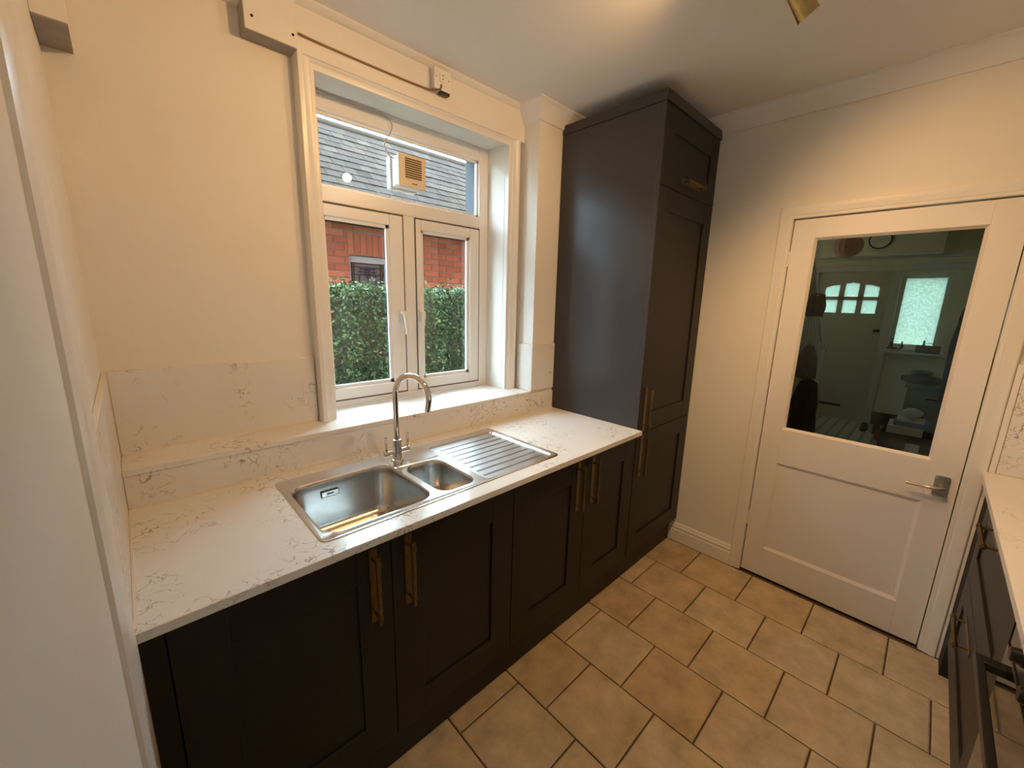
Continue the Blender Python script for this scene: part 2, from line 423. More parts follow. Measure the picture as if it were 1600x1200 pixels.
# left wall, then an open doorway beside the camera and a plain passage behind it
wl = MB(); wl.box(-0.14, -0.012, -0.640, WB, 0, ZC); wl.box(-0.14, -0.002, -1.36, -0.640, 0, ZC); wl.box(-0.14, -0.002, YF-0.1, -1.36, 2.06, ZC)
struct('wall_left', wl, 'wall_paint', label='cream wall at the end of the worktop')
wf = MB().box(-2.2, L+0.12, YF-0.1, YF, 0, ZC)
struct('wall_front', wf, 'wall_paint', label='cream wall behind the opposite worktop')
wp = MB(); wp.box(-2.2, -2.1, YF, -0.5, 0, ZC)
wp.box(-2.1, -1.95, -0.6, -0.5, 0, ZC); wp.box(-0.55, -0.14, -0.6, -0.5, 0, ZC); wp.box(-1.95, -0.55, -0.6, -0.5, 0, 0.8); wp.box(-1.95, -0.55, -0.6, -0.5, 2.2, ZC)
struct('wall_passage', wp, 'wall_paint', label='cream wall of the passage beside the kitchen')

# unseen window added in the passage to bring daylight into the kitchen
pw = thing('fill_window_passage', 'unseen white framed window added in the passage for daylight', None, (-1.25, -0.55, 1.0), kind='structure')
m = MB()
m.box(-1.95, -1.895, -0.58, -0.52, 0.8, 2.2); m.box(-0.605, -0.55, -0.58, -0.52, 0.8, 2.2); m.box(-1.895, -0.605, -0.58, -0.52, 0.8, 0.855); m.box(-1.895, -0.605, -0.58, -0.52, 2.145, 2.2)
m.build('frame', 'upvc', pw, bevel=0.004)
MB().box(-1.895, -0.605, -0.552, -0.548, 0.855, 2.145).build('pane', 'window_glass', pw, smooth=False)

# trims
mbc = MB(); h, d = 0.086, 0.060
PR = [(0, 0), (d, 0), (d, -0.010), (d-0.010, -0.014), (d-0.018, -0.022), (0.026, -0.050), (0.014, -h+0.012), (0.012, -h), (0, -h)]
mbc.prism([(L-p[0], ZC+p[1]) for p in PR], 'y', YF, 0.012)
struct('trim_1', mbc, 'ceiling_paint', label='white cove moulding under the ceiling along the door wall')
mbc = MB(); mbc.prism([(WB-p[0], ZC+p[1]) for p in PR], 'x', -0.012, 0.454)
struct('trim_2', mbc, 'ceiling_paint', label='white cove moulding left of the window boxing')
mbc = MB(); n = len(PR); vs = []
for k in range(3):
    for p in PR: vs.append([(1.747-p[0], 0.121, ZC+p[1]), (1.747-p[0], 0.012-p[0], ZC+p[1]), (L, 0.012-p[0], ZC+p[1])][k])
mbc.add(vs, [(k*n+i, k*n+(i+1) % n, (k+1)*n+(i+1) % n, (k+1)*n+i) for k in range(2) for i in range(n)]+[tuple(range(n))[::-1], tuple(range(2*n, 3*n))])
struct('trim_3', mbc, 'ceiling_paint', label='white cove moulding around the pier beside the tall cabinet')
# boxed board over the window
bb = thing('pelmet_boxing', 'cream boxed board over the window with two screw holes and grey edges', 'boxing', (0.9, 0.148, 2.388))
bq = MB(); bq.box(0.600, 1.747, 0.122, WB, 2.391, ZC); bq.box(0.455, 0.610, 0.104, WB, 2.391, ZC)
bq.build('board', 'gloss_white', bb, bevel=0.0015)
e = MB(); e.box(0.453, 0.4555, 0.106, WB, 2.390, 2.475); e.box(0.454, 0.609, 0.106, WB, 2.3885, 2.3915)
tag(e.build('grey_edge', 'boxing_grey', bb), 'grey underside and end')
for x, z in ((0.477, 2.432), (0.598, 2.427)): MB().lathe([(0.0042, 0), (0.0042, 0.003)], (x, 0.1020, z), (0, 1, 0), 12).build('screw_hole', 'dark_gap', bb)
mq = MB(); mq.prism([(0.122, ZC), (0.100, ZC), (0.100, ZC-0.008), (0.112, ZC-0.020), (0.122, ZC-0.024)], 'x', 0.610, 1.688)
struct('trim_4', mq, 'ceiling_paint', label='slim white bead between the window boxing and the ceiling')
cb = thing('corner_boxing', 'cream pipe boxing in the corner above the upstand, grey underneath', 'boxing', (0.02, 0.09, 2.185))
MB().box(-0.012, 0.050, 0.0, WB, 2.188, ZC).build('board', 'wall_paint', cb, bevel=0.002)
tag(MB().box(-0.011, 0.049, 0.001, WB, 2.185, 2.1885).build('grey_underside', 'boxing_grey', cb), 'grey underside')

def architrave_profile(wd, th):
    """(across from the inner edge, proud of the wall)"""
    return [(0, 0), (0, th*0.55), (wd*0.10, th*0.62), (wd*0.22, th*0.62), (wd*0.30, th*0.80), (wd*0.55, th*0.84), (wd*0.70, th), (wd*0.93, th), (wd, th*0.85), (wd, 0)]
def frame_trim(inner, wd, th, toworld, head=1.0):
    """mitred architrave (left leg, head, right leg) around inner = (a0, a1, z0, z1) in wall coordinates"""
    a0, a1, z0, z1 = inner; mb = MB(); pr = architrave_profile(wd, th); n = len(pr)
    rings = []
    for kind in range(4):
        ring = []
        for c, p in pr:
            if kind == 0: q = (a0-c, z0)
            elif kind == 1: q = (a0-c, z1+c*head)
            elif kind == 2: q = (a1+c, z1+c*head)
            else: q = (a1+c, z0)
            ring.append(toworld(q[0], p, q[1]))
        rings.append(ring)
    vs = [v for r in rings for v in r]; fs = []
    for k in range(3):
        for i in range(n):
            j = (i+1) % n; fs.append((k*n+i, k*n+j, (k+1)*n+j, (k+1)*n+i))
    fs.append(tuple(range(n))[::-1]); fs.append(tuple(range(3*n, 4*n)))
    mb.add(vs, fs); return mb
# window architrave
ta = frame_trim((0.674, 1.654, Z1, 2.362), 0.066, 0.052, lambda a, p, z: (a, WB-p, z), 1.27)
struct('trim_5', ta, 'gloss_white', label='moulded gloss white architrave around the kitchen window')
# door architrave and lining
td = frame_trim((DY1-0.006, DY0+0.006, 0.0, DZ+0.006), 0.058, 0.020, lambda a, p, z: (L-p, a, z))
struct('trim_6', td, 'gloss_white', label='moulded white architrave around the glazed door')
tl = MB(); tl.box(L+0.0005, L+0.12, DY0+0.004, DY0+0.03, 0, DZ+0.03); tl.box(L+0.0005, L+0.12, DY1-0.03, DY1-0.004, 0, DZ+0.03); tl.box(L+0.0005, L+0.12, DY1-0.004, DY0+0.004, DZ+0.004, DZ+0.03)
struct('trim_7', tl, 'gloss_white', label='white lining of the door frame')
te = MB(); te.box(L-0.016, L, -1.842, -1.823, 0.885, 1.36); te.box(L-0.016, L, -1.842, -1.823, 0.80, 0.883); te.box(L-0.016, L, -1.842, -1.823, 0.0, 0.798)
struct('trim_8', te, 'gloss_white', bevel=0.002, label='narrow white edging strip between door frame and splashback')
# trim at the end of the left wall
t9 = MB(); t9.prism([(-0.002, -0.645), (0.002, -0.645), (0.004, -0.652), (0.004, -0.800), (0.009, -0.812), (0.009, -0.850), (0.004, -0.866), (-0.002, -0.866)], 'z', 0, ZC)
struct('trim_9', t9, 'gloss_white', label='moulded white trim on the wall end beside the worktop')
# skirting
sk = MB(); prf = [(0, 0), (-0.020, 0), (-0.020, 0.080), (-0.013, 0.083), (-0.012, 0.090), (-0.017, 0.094), (-0.017, 0.102), (-0.010, 0.106), (-0.010, 0.113), (-0.005, 0.122), (0, 0.126)]
sk.prism([(L+p[0], p[1]) for p in prf], 'y', DY0+0.064, -0.545)
struct('baseboard_right', sk, 'gloss_white', label='moulded white skirting between tall cabinet and door')

# ------------------------------------------------------------------ window
FY0, FY1 = 0.310, 0.350
win = thing('window_1', 'white casement window with a wide top light and two side-hung sashes', None, (1.145, FY0, 1.035), kind='structure')
fr = MB()
fr.box(0.640, 0.698, FY0, FY1, 1.037, 2.378); fr.box(1.588, 1.652, FY0, FY1, 1.037, 2.378)
fr.box(0.698, 1.588, FY0, FY1, 2.305, 2.378); fr.box(0.698, 1.588, FY0, FY1, 1.950, 2.012); fr.box(0.698, 1.588, FY0, FY1, 1.037, 1.070); fr.box(1.106, 1.174, FY0, FY1, 1.070, 1.950)
fr.build('frame', 'upvc', win, bevel=0.004)
bd = MB()
for (x0, x1, z0, z1) in ((0.698, 1.588, 2.012, 2.305),):
    bd.box(x0, x1, FY0+0.014, FY0+0.030, z0, z0+0.012); bd.box(x0, x1, FY0+0.014, FY0+0.030, z1-0.012, z1); bd.box(x0, x0+0.012, FY0+0.014, FY0+0.030, z0, z1); bd.box(x1-0.012, x1, FY0+0.014, FY0+0.030, z0, z1)
bd.build('glazing_bead', 'upvc', win)
MB().box(0.704, 1.582, FY0+0.030, FY0+0.034, 2.018, 2.299).build('pane', 'window_glass', win, smooth=False)
def sash(x0, x1, hx, sgn):
    z0, z1 = 1.075, 1.943; gw = 0.070 if sgn > 0 else 0.030
    lw, rw = (0.032, 0.070) if sgn > 0 else (0.030, 0.066)
    m = MB(); y0, y1 = FY0-0.006, FY0+0.032
    gx0, gx1, gz0, gz1 = x0+lw, x1-rw, z0+0.054, z1-0.050
    m.box(x0, gx0, y0, y1, z0, z1); m.box(gx1, x1, y0, y1, z0, z1); m.box(gx0, gx1, y0, y1, z0, gz0); m.box(gx0, gx1, y0, y1, gz1, z1)
    s_ = m.build('sash', 'upvc', win, bevel=0.004)
    gk = MB(); e_ = 0.007; yg = FY0-0.0006
    gk.box(x0-e_, x0, yg, FY0+0.002, z0-e_, z1+e_); gk.box(x1, x1+e_, yg, FY0+0.002, z0-e_, z1+e_); gk.box(x0, x1, yg, FY0+0.002, z0-e_, z0); gk.box(x0, x1, yg, FY0+0.002, z1, z1+e_)
    gk.build('gasket', 'gasket', s_)
    b = MB()
    for k in range(2):
        i = 0.008*(1-k); yy = y0+0.010+0.012*k
        b.box(gx0, gx1, yy, yy+0.012, gz0, gz0+0.008+i); b.box(gx0, gx1, yy, yy+0.012, gz1-0.006-i, gz1); b.box(gx0, gx0+0.006+i, yy, yy+0.012, gz0, gz1); b.box(gx1-0.008-i, gx1, yy, yy+0.012, gz0, gz1)
    b.build('glazing_bead', 'upvc', s_)
    MB().box(gx0+0.004, gx1-0.004, y0+0.030, y0+0.034, gz0+0.004, gz1-0.004).build('pane', 'window_glass', s_, smooth=False)
    hd = MB()
    hd.prism(rrect(hx-0.012, hx+0.012, 1.435, 1.500, 0.008, 4), 'y', y0-0.010, y0)
    hd.lathe([(0.010, 0), (0.009, -0.026)], (hx, y0-0.008, 1.482), (0, 1, 0), 14)
    hd.tube([(hx, y0-0.030, 1.486), (hx+0.004*sgn, y0-0.040, 1.468), (hx+0.010*sgn, y0-0.042, 1.420), (hx+0.012*sgn, y0-0.040, 1.375)], [0.010, 0.010, 0.009, 0.007], 10)
    tag(hd.build('window_handle', 'white_plastic', s_), 'white lever window handle')
def sash_pair():
    sash(0.692, 1.103, 1.078, 1)
    sash(1.177, 1.584, 1.192, -1)
sash_pair()
hg = MB().box(0.676, 0.690, FY0-0.016, FY0-0.002, 1.20, 1.28); hg.build('hinge', 'white_plastic', win)

# extractor fan in the top light
fan = thing('extractor_fan', 'square cream extractor fan fitted in the upper window pane', 'extractor fan', (1.115, 0.27, 2.07))
MB().box(1.045, 1.187, 0.300, 0.340, 2.058, 2.202).build('backplate', 'white_plastic', fan, bevel=0.006)
MB().box(1.052, 1.182, 0.238, 0.300, 2.064, 2.196).build('housing', 'white_plastic', fan, bevel=0.008)
g = MB()
g.box(1.047, 1.187, 0.220, 0.238, 2.060, 2.200)
g.build('front_cover', 'fan_plastic', fan, bevel=0.003)
for i in range(9):
    z = 2.100+i*0.0098
    MB().box(1.078, 1.163, 0.2170, 0.2215, z, z+0.0048).build('louvre_slot', 'fan_slot', fan)
MB().box(1.112, 1.140, 0.2188, 0.2202, 2.0755, 2.0795).build('maker_mark', 'print_dark', fan)
def spline(pts, n=10):
    P = [Vector(p) for p in pts]; P = [P[0]*2-P[1]]+P+[P[-1]*2-P[-2]]; out = []
    for i in range(1, len(P)-2):
        for k in range(n):
            t = k/n; a, b, c, d_ = P[i-1], P[i], P[i+1], P[i+2]
            out.append(0.5*((2*b)+(c-a)*t+(2*a-5*b+4*c-d_)*t*t+(3*b-a-3*c+d_)*t**3))
    out.append(P[-2]); return out
cb1 = MB().tube(spline([(0.69, 0.304, 2.366), (0.85, 0.304, 2.364), (1.00, 0.303, 2.362), (1.045, 0.300, 2.352), (1.058, 0.292, 2.325), (1.040, 0.282, 2.285), (1.012, 0.275, 2.245), (1.010, 0.272, 2.215), (1.030, 0.275, 2.192), (1.056, 0.280, 2.184)]), 0.0028, 8)
tag(cb1.build('fan_cable', 'cable_grey'), 'thin grey cable looping from the window head to the extractor fan', 'cable')
# fused spur above the window
sp = thing('fused_spur', 'white surface-mounted fused spur socket on the boxing above the window', 'socket', (1.198, 0.11, 2.45))
MB().box(1.157, 1.239, 0.094, 0.122, 2.452, 2.530).build('back_box', 'white_plastic', sp, bevel=0.003)
MB().box(1.155, 1.241, 0.087, 0.094, 2.450, 2.532).build('face_plate', 'white_plastic', sp, bevel=0.003)
MB().prism(rrect(1.180, 1.214, 2.482, 2.516, 0.003, 3), 'y', 0.0835, 0.088).build('fuse_holder', 'white_plastic', sp)
for x in (1.166, 1.230): MB().lathe([(0.0036, 0), (0.0030, -0.001)], (x, 0.0872, 2.497), (0, 1, 0), 12).build('screw', 'nickel', sp)
for dz in (0.006, -0.008): MB().box(1.193, 1.200, 0.0828, 0.0836, 2.499+dz, 2.503+dz).build('slot_mark', 'print_dark', sp)
MB().box(1.190, 1.236, 0.090, 0.112, 2.440, 2.4505).build('spur_shadow', 'black_plastic', sp)  # black block standing in for the shadow under the spur
tag(MB().tube(spline([(0.620, 0.1175, 2.446), (0.66, 0.116, 2.443), (0.80, 0.117, 2.442), (1.00, 0.117, 2.443), (1.13, 0.115, 2.446), (1.158, 0.104, 2.446), (1.178, 0.085, 2.447), (1.186, 0.081, 2.458), (1.187, 0.083, 2.468)]), 0.0040, 8).build('spur_cable', 'cable_brown'),
    'brown cable lying on top of the window architrave running to the spur', 'cable')

# ------------------------------------------------------------------ worktop, ledge and upstands
def slab_with_hole(x0, x1, y0, y1, hx0, hx1, hy0, hy1, z0, z1):
    xs = [x0, hx0, hx1, x1]; ys = [y0, hy0, hy1, y1]; vs = []; fs = []
    for z in (z0, z1):
        for y in ys:
            for x in xs: vs.append((x, y, z))
    I = lambda i, j, k: k*16+j*4+i
    for j in range(3):
        for i in range(3):
            if i == 1 and j == 1: continue
            fs.append((I(i, j, 1), I(i+1, j, 1), I(i+1, j+1, 1), I(i, j+1, 1))); fs.append((I(i, j, 0), I(i, j+1, 0), I(i+1, j+1, 0), I(i+1, j, 0)))
    for i in range(3):
        fs.append((I(i, 0, 0), I(i+1, 0, 0), I(i+1, 0, 1), I(i, 0, 1))); fs.append((I(i, 3, 0), I(i, 3, 1), I(i+1, 3, 1), I(i+1, 3, 0)))
        fs.append((I(0, i, 0), I(0, i, 1), I(0, i+1, 1), I(0, i+1, 0))); fs.append((I(3, i, 0), I(3, i+1, 0), I(3, i+1, 1), I(3, i, 1)))
    fs.append((I(1, 1, 0), I(1, 1, 1), I(2, 1, 1), I(2, 1, 0))); fs.append((I(1, 2, 0), I(2, 2, 0), I(2, 2, 1), I(1, 2, 1)))
    fs.append((I(1, 1, 0), I(1, 2, 0), I(1, 2, 1), I(1, 1, 1))); fs.append((I(2, 1, 0), I(2, 1, 1), I(2, 2, 1), I(2, 2, 0)))
    return MB().add(vs, fs)
wt = slab_with_hole(0.0, XT-0.001, -0.618, 0.0, 0.380, 1.330, -0.530, -0.092, 0.887, ZW).build('worktop', 'quartz', bevel=0.0015, origin=(0.0, 0.0, 0.887))
tag(wt, 'long white quartz worktop with brown veining holding the steel sink', 'worktop')
def piece(name, mb, label, cat, mt='quartz', bev=0.0012, group=None):
    return tag(mb.build(name, mt, bevel=bev), label, cat, group)
piece('quartz_upstand', MB().box(0.0, XT-0.001, 0.0, 0.012, ZW+0.0005, 1.017), 'low veined quartz upstand running behind the sink and tap', 'upstand')
lg = MB(); lg.prism([(0.0, -0.004), (1.735, -0.004), (1.735, WB), (1.652, WB), (1.652, FY0), (0.655, FY0), (0.655, WB), (0.0, WB)], 'z', 1.0172, Z1)
piece('quartz_ledge', lg, 'veined quartz ledge that widens into the window sill', 'ledge')
piece('quartz_upstand', MB().box(0.0, 0.604, 0.160, WB-0.0005, Z1+0.0005, Z2), 'tall veined quartz upstand on the wall left of the window', 'upstand')
piece('quartz_upstand', MB().box(-0.0115, -0.0005, -0.605, WB-0.001, 0.886, Z2), 'quartz panel on the end wall at the corner of the worktop', 'upstand')
pu = MB(); pu.box(1.735, XT-0.001, 0.0, 0.0118, Z1+0.0005, Z2); pu.box(1.735, 1.7468, 0.0118, 0.124, Z1+0.0005, Z2)
piece('quartz_upstand', pu, 'small quartz upstand wrapping the pier between window and tall cabinet', 'upstand')
# pale sealant lines
sl = MB(); sl.box(0.003, XT-0.002, -0.004, 0.0, ZW, ZW+0.004); sl.box(0.0, 0.005, -0.605, -0.004, ZW, ZW+0.004); sl.box(0.004, 0.604, 0.155, 0.160, Z1, Z1+0.004)
struct('trim_10', sl, 'sealant', label='thin pale sealant bead where the quartz pieces meet')

# ------------------------------------------------------------------ sink
sink = thing('kitchen_sink', 'stainless steel one and a half bowl sink with ribbed drainer', 'sink', (0.856, -0.31, ZW))
SX0, SX1, SY0, SY1 = 0.366, 1.346, -0.552, -0.076
def deck():
    bm = bmesh.new(); z = ZW+0.0035; loops = []
    def ring(pts, zz):
        vs = [bm.verts.new((p[0], p[1], zz)) for p in pts]
        es = [bm.edges.new((vs[i], vs[(i+1) % len(vs)])) for i in range(len(vs))]
        return vs, es
    def bridge(a, b):
        n = len(a)
        for i in range(n): bm.faces.new((a[i], a[(i+1) % n], b[(i+1) % n], b[i]))
    R = [(rrect(SX0, SX1, SY0, SY1, 0.022), 0.0005), (rrect(SX0+0.002, SX1-0.002, SY0+0.002, SY1-0.002, 0.021), 0.003), (rrect(SX0+0.010, SX1-0.010, SY0+0.010, SY1-0.010, 0.018), 0.0035),
         (rrect(SX0+0.014, SX1-0.014, SY0+0.014, SY1-0.014, 0.016), 0.0020)]
    prev = None; edges = []
    for pts, h in R:
        vs, es = ring(pts, ZW+h)
        if prev: bridge(prev, vs)
        prev = vs; last = es
    edges += last
    for (x0, x1, y0, y1, r) in HOLES:
        vs, es = ring(rrect(x0, x1, y0, y1, r, 8), ZW+0.0020); edges += es
    bmesh.ops.triangle_fill(bm, use_beauty=True, use_dissolve=False, edges=edges)
    return bm
BOWL = (0.386, 0.742, -0.522, -0.160, 0.055); HALF = (0.765, 0.924, -0.522, -0.246, 0.050); DRAIN = (0.952, 1.322, -0.532, -0.128, 0.020)
HOLES = [BOWL, HALF, DRAIN]
bm = deck(); bmesh.ops.recalc_face_normals(bm, faces=bm.faces)
bmesh.ops.translate(bm, verts=bm.verts, vec=-Vector(OFF[sink]))
me = bpy.data.meshes.new('deck'); bm.to_mesh(me); bm.free(); me.materials.append(MATS['steel_rim'])
me.polygons.foreach_set('use_smooth', [True]*len(me.polygons)); me.set_sharp_from_angle(angle=math.radians(40))
dk = bpy.data.objects.new('deck', me); COL.objects.link(dk); dk.parent = sink; OFF[dk] = OFF[sink]
def bowl(name, spec, depth, drain):
    x0, x1, y0, y1, r = spec; mb = MB(); vs = []; fs = []
    lv = [(-0.004, 0.004, 0), (0.0, 0.0020, 0), (0.003, -0.002, 0), (0.005, -0.008, 0)]
    lv += [(0.006, -0.03, 0), (0.010, -depth+0.035, 0)]
    for k in range(1, 6):
        a = PI/2*k/5; lv.append((0.010+0.035*(1-math.cos(a)), -depth+0.035*(1-math.sin(a)), 0))
    lv = lv[1:]
    n = None
    for ins, z, _ in lv:
        pts = rrect(x0+ins, x1-ins, y0+ins, y1-ins, max(0.012, r-ins*0.6), 8); n = len(pts)
        vs += [(p[0], p[1], ZW+z) for p in pts]
    for k in range(len(lv)-1):
        for i in range(n):
            j = (i+1) % n; fs.append((k*n+i, k*n+j, (k+1)*n+j, (k+1)*n+i))
    # bottom falls to the drain
    dx, dy, dr = drain; base = len(vs)
    m = n
    for i in range(m):
        lx, ly, lz = vs[(len(lv)-1)*n+i]; a = math.atan2(ly-dy, lx-dx)
        vs.append((dx+dr*math.cos(a), dy+dr*math.sin(a), ZW-depth-0.006))
    k0 = (len(lv)-1)*n
    for i in range(m):
        j = (i+1) % m; fs.append((k0+i, k0+j, base+j, base+i))
    mb.add(vs, fs)
    o = mb.build(name, 'steel', sink)
    st = MB(); zc = ZW-depth-0.006
    st.lathe([(dr+0.004, 0.002), (dr+0.001, 0.004), (dr-0.004, 0.0025), (dr-0.008, -0.004), (dr*0.35, -0.006), (dr*0.30, 0.002), (dr*0.16, 0.008), (0.002, 0.009)], (dx, dy, zc), (0, 0, 1), 28)
    tag(st.build('strainer', 'chrome', o), 'round chrome waste strainer')
    return o
mainb = bowl('main_bowl', BOWL, 0.185, (0.525, -0.395, 0.047))
halfb = bowl('half_bowl', HALF, 0.135, (0.845, -0.385, 0.040))
ov = MB(); ov.prism(rrect(0.520-0.030, 0.520+0.032, ZW-0.062, ZW-0.038, 0.004, 3), 'y', -0.1715, -0.165)
o1 = ov.build('overflow', 'black_plastic', mainb)
ov = MB(); ov.prism(rrect(0.520-0.027, 0.520+0.029, ZW-0.059, ZW-0.041, 0.003, 3), 'y', -0.1728, -0.168)
tag(ov.build('overflow_cover', 'steel', mainb), 'small steel overflow cover plate')
MB().box(0.509, 0.533, -0.1735, -0.1726, ZW-0.053, ZW-0.047).build('overflow_mark', 'print_dark', mainb)
dr = MB(); x0, x1, y0, y1, r = DRAIN
vs = []; fs = []
ptsA = rrect(x0, x1, y0, y1, r, 8); ptsB = rrect(x0+0.005, x1-0.005, y0+0.005, y1-0.005, r-0.004, 8); n = len(ptsA)
vs = [(p[0], p[1], ZW+0.0020) for p in ptsA]+[(p[0], p[1], ZW-0.0035) for p in ptsB]
fs = [(i, (i+1) % n, n+(i+1) % n, n+i) for i in range(n)]+[tuple(range(n, 2*n))]
dr.add(vs, fs); drain_o = dr.build('drainer', 'drainer_steel', sink)
for i in range(8):
    y = -0.178-i*0.0445; xs_ = 0.985-0.002*i
    rb = MB(); rb.prism([(y-0.0045, ZW-0.0036), (y-0.0022, ZW-0.0012), (y+0.0022, ZW-0.0012), (y+0.0045, ZW-0.0036)], 'x', xs_, 1.298)
    rb.build('rib', 'drainer_steel', drain_o)
    MB().box(xs_, 1.298, y-0.0085, y-0.0052, ZW-0.0037, ZW-0.0030).build('groove', 'groove_dark', drain_o)
# tap ledge: a softly raised pad
tp = MB(); A = rrect(0.742, 0.945, -0.236, -0.098, 0.022, 6); B = rrect(0.745, 0.942, -0.233, -0.101, 0.020, 6); n = len(A)
tp.add([(p[0], p[1], ZW+0.0019) for p in A]+[(p[0], p[1], ZW+0.0048) for p in B], [(i, (i+1) % n, n+(i+1) % n, n+i) for i in range(n)]+[tuple(range(n, 2*n))])
tp.build('tap_ledge', 'steel_rim', sink)

# ------------------------------------------------------------------ tap
TX, TY, TZ = 0.790, -0.166, ZW+0.0048
tap = thing('mixer_tap', 'chrome swan-neck mixer tap with two upright levers behind the sink', 'tap', (TX, TY, TZ))
MB().lathe([(0.026, 0), (0.026, 0.004), (0.024, 0.007), (0.019, 0.008)], (TX, TY, TZ), n=32).build('base_ring', 'chrome', tap)
MB().lathe([(0.0175, 0.006), (0.0175, 0.078), (0.0185, 0.079), (0.0185, 0.085), (0.0165, 0.087), (0.0125, 0.088)], (TX, TY, TZ), n=32).build('body', 'chrome', tap)
dv = Vector((0.052, -0.158, 0)); rad = dv.length/2; dn = dv.normalized(); path = [Vector((TX, TY, TZ+0.080)), Vector((TX, TY, TZ+0.16)), Vector((TX, TY, TZ+0.24))]
zc = 1.268-rad
path[-1] = Vector((TX, TY, zc-0.03))
for k in range(0, 17):
    a = PI-PI*1.02*k/16; path.append(Vector((TX, TY, zc))+dn*(rad+rad*math.cos(a))+Vector((0, 0, rad*math.sin(a))))
path.append(path[-1]+Vector((0, 0, -0.018))-dn*0.003); path.append(path[-1]+Vector((0, 0, -0.020))-dn*0.004)
MB().tube(path, 0.0112, 18).build('spout', 'chrome', tap)
for s_ in (-1, 1):
    arm = MB(); bx = Vector((1, 0.10, 0)).normalized()*s_
    arm.lathe([(0.0095, 0.014), (0.0095, 0.040), (0.0108, 0.041), (0.0108, 0.055), (0.009, 0.057)], (TX, TY, TZ+0.036), bx, 20)
    ao = arm.build('valve_arm', 'chrome', tap)
    c = Vector((TX, TY, TZ+0.036))+bx*0.048
    MB().lathe([(0.0050, 0.0), (0.0050, 0.066), (0.0040, 0.068)], c, (0.02*s_, 0.0, 1), 14).build('lever', 'chrome', ao)

# ------------------------------------------------------------------ handles and cabinets
def handle_mesh():
    """bar pull on a backplate: plate in the xz plane, bar towards -y, upright"""
    m = MB(); H = 0.118
    m.box(-0.0125, 0.0125, -0.0022, 0.0, -H, H)
    for s_ in (-1, 1):
        m.lathe([(0.0045, 0), (0.0045, 0.034)], (0, -0.001, s_*0.086), (0, -1, 0), 12)
        m.lathe([(0.0085, -0.009), (0.0085, 0.009)], (0, -0.034, s_*0.086), (0, 0, 1), 16)
    m.lathe([(0.0058, -0.108), (0.0066, -0.106), (0.0066, 0.106), (0.0058, 0.108)], (0, -0.034, 0), (0, 0, 1), 16)
    return m.mesh('bar_handle', 'aged_brass')
HM = handle_mesh()
def shaker(name, x0, x1, z0, z1, y, parent, sgn=-1, rail=0.102, mt='cabinet_paint', rail_z=None):
    """framed door whose face lies at y and looks along sgn*y"""
    m = MB(); t = 0.020*(-sgn); rz = rail_z or rail; q = 0.007*(-sgn)
    m.box(x0, x0+rail, y, y+t, z0, z1); m.box(x1-rail, x1, y, y+t, z0, z1)
    m.box(x0+rail, x1-rail, y, y+t, z0, z0+rz); m.box(x0+rail, x1-rail, y, y+t, z1-rz, z1)
    m.box(x0+rail-0.004, x1-rail+0.004, y+q, y+t-0.001*(-sgn), z0+rz-0.004, z1-rz+0.004)
    return m.build(name, mt, parent, bevel=0.0012)
ZD0, ZD1 = 0.162, 0.868
def base_unit(x0, x1, xm, label):
    c = thing('base_cabinet', label, 'cabinet', ((x0+x1)/2, -0.29, 0.15))
    b = MB(); g_ = 0.001
    b.box(x0+g_, x0+0.018, -0.563, 0.008, 0.152, 0.886); b.box(x1-0.018, x1-g_, -0.563, 0.008, 0.152, 0.886)
    b.box(x0+0.018, x1-0.018, -0.563, 0.008, 0.152, 0.17); b.box(x0+0.018, x1-0.018, 0.0, 0.008, 0.17, 0.886); b.box(x0+0.018, x1-0.018, -0.563, -0.553, 0.80, 0.886)
    b.build('carcass', 'dark_gap', c)
    for a, e_, hx in ((x0, xm, xm-0.056), (xm, x1, xm+0.054)):
        d_ = shaker('door', a+0.0015, e_-0.0015, ZD0, ZD1, DF, c)
        tag(inst('handle', HM, d_, (hx, DF, 0.742)), 'aged brass bar handle on a backplate')
    return c
base_unit(0.041, 1.041, 0.543, 'dark charcoal shaker base cabinet with two doors below the sink bowls')
base_unit(1.041, 1.931, 1.500, 'dark charcoal shaker base cabinet with two doors next to the tall cabinet')
piece('filler_panel', MB().box(0.0005, 0.0395, DF+0.001, -0.02, 0.152, 0.886), 'narrow dark filler panel between the end wall and first cabinet', 'panel', 'cabinet_paint')
piece('plinth', MB().box(0.001, 2.572, -0.545, -0.527, 0.0005, 0.151), 'long dark plinth under the sink-side cabinets', 'plinth', 'cabinet_paint')

tc_ = thing('tall_cabinet', 'tall dark charcoal larder cabinet reaching almost to the ceiling beside the window', 'cabinet', (2.255, -0.29, 0.0))
TX1 = 2.572
b = MB(); b.box(XT, XT+0.019, -0.563, 0.010, 0.152, 2.448)
tag(b.build('side_panel', 'cabinet_lit', tc_, bevel=0.001), 'smooth plain side panel, window light put into its lighter tone')
b = MB(); b.box(TX1-0.019, TX1, -0.563, 0.010, 0.152, 2.448); b.box(XT+0.019, TX1-0.019, -0.563, 0.010, 0.152, 0.170); b.box(XT+0.019, TX1-0.019, -0.563, 0.010, 2.430, 2.448); b.box(XT+0.019, TX1-0.019, 0.0, 0.010, 0.170, 2.430)
b.build('carcass', 'dark_gap', tc_)
b = MB(); b.box(XT, XT+0.004, DF-0.0005, -0.563, 0.911, 2.448)
b.build('edge_strip', 'cabinet_lit', tc_)
b = MB(); b.box(XT-0.004, TX1+0.004, -0.592, 0.010, 2.4495, 2.496)
b.build('cornice', 'cabinet_lit', tc_, bevel=0.002)
dA = shaker('door', XT+0.005, TX1, 2.104, 2.446, DF, tc_)
tag(inst('handle', HM, dA, (2.262, DF, 2.158), (0, PI/2, 0)), 'aged brass bar handle on a backplate')
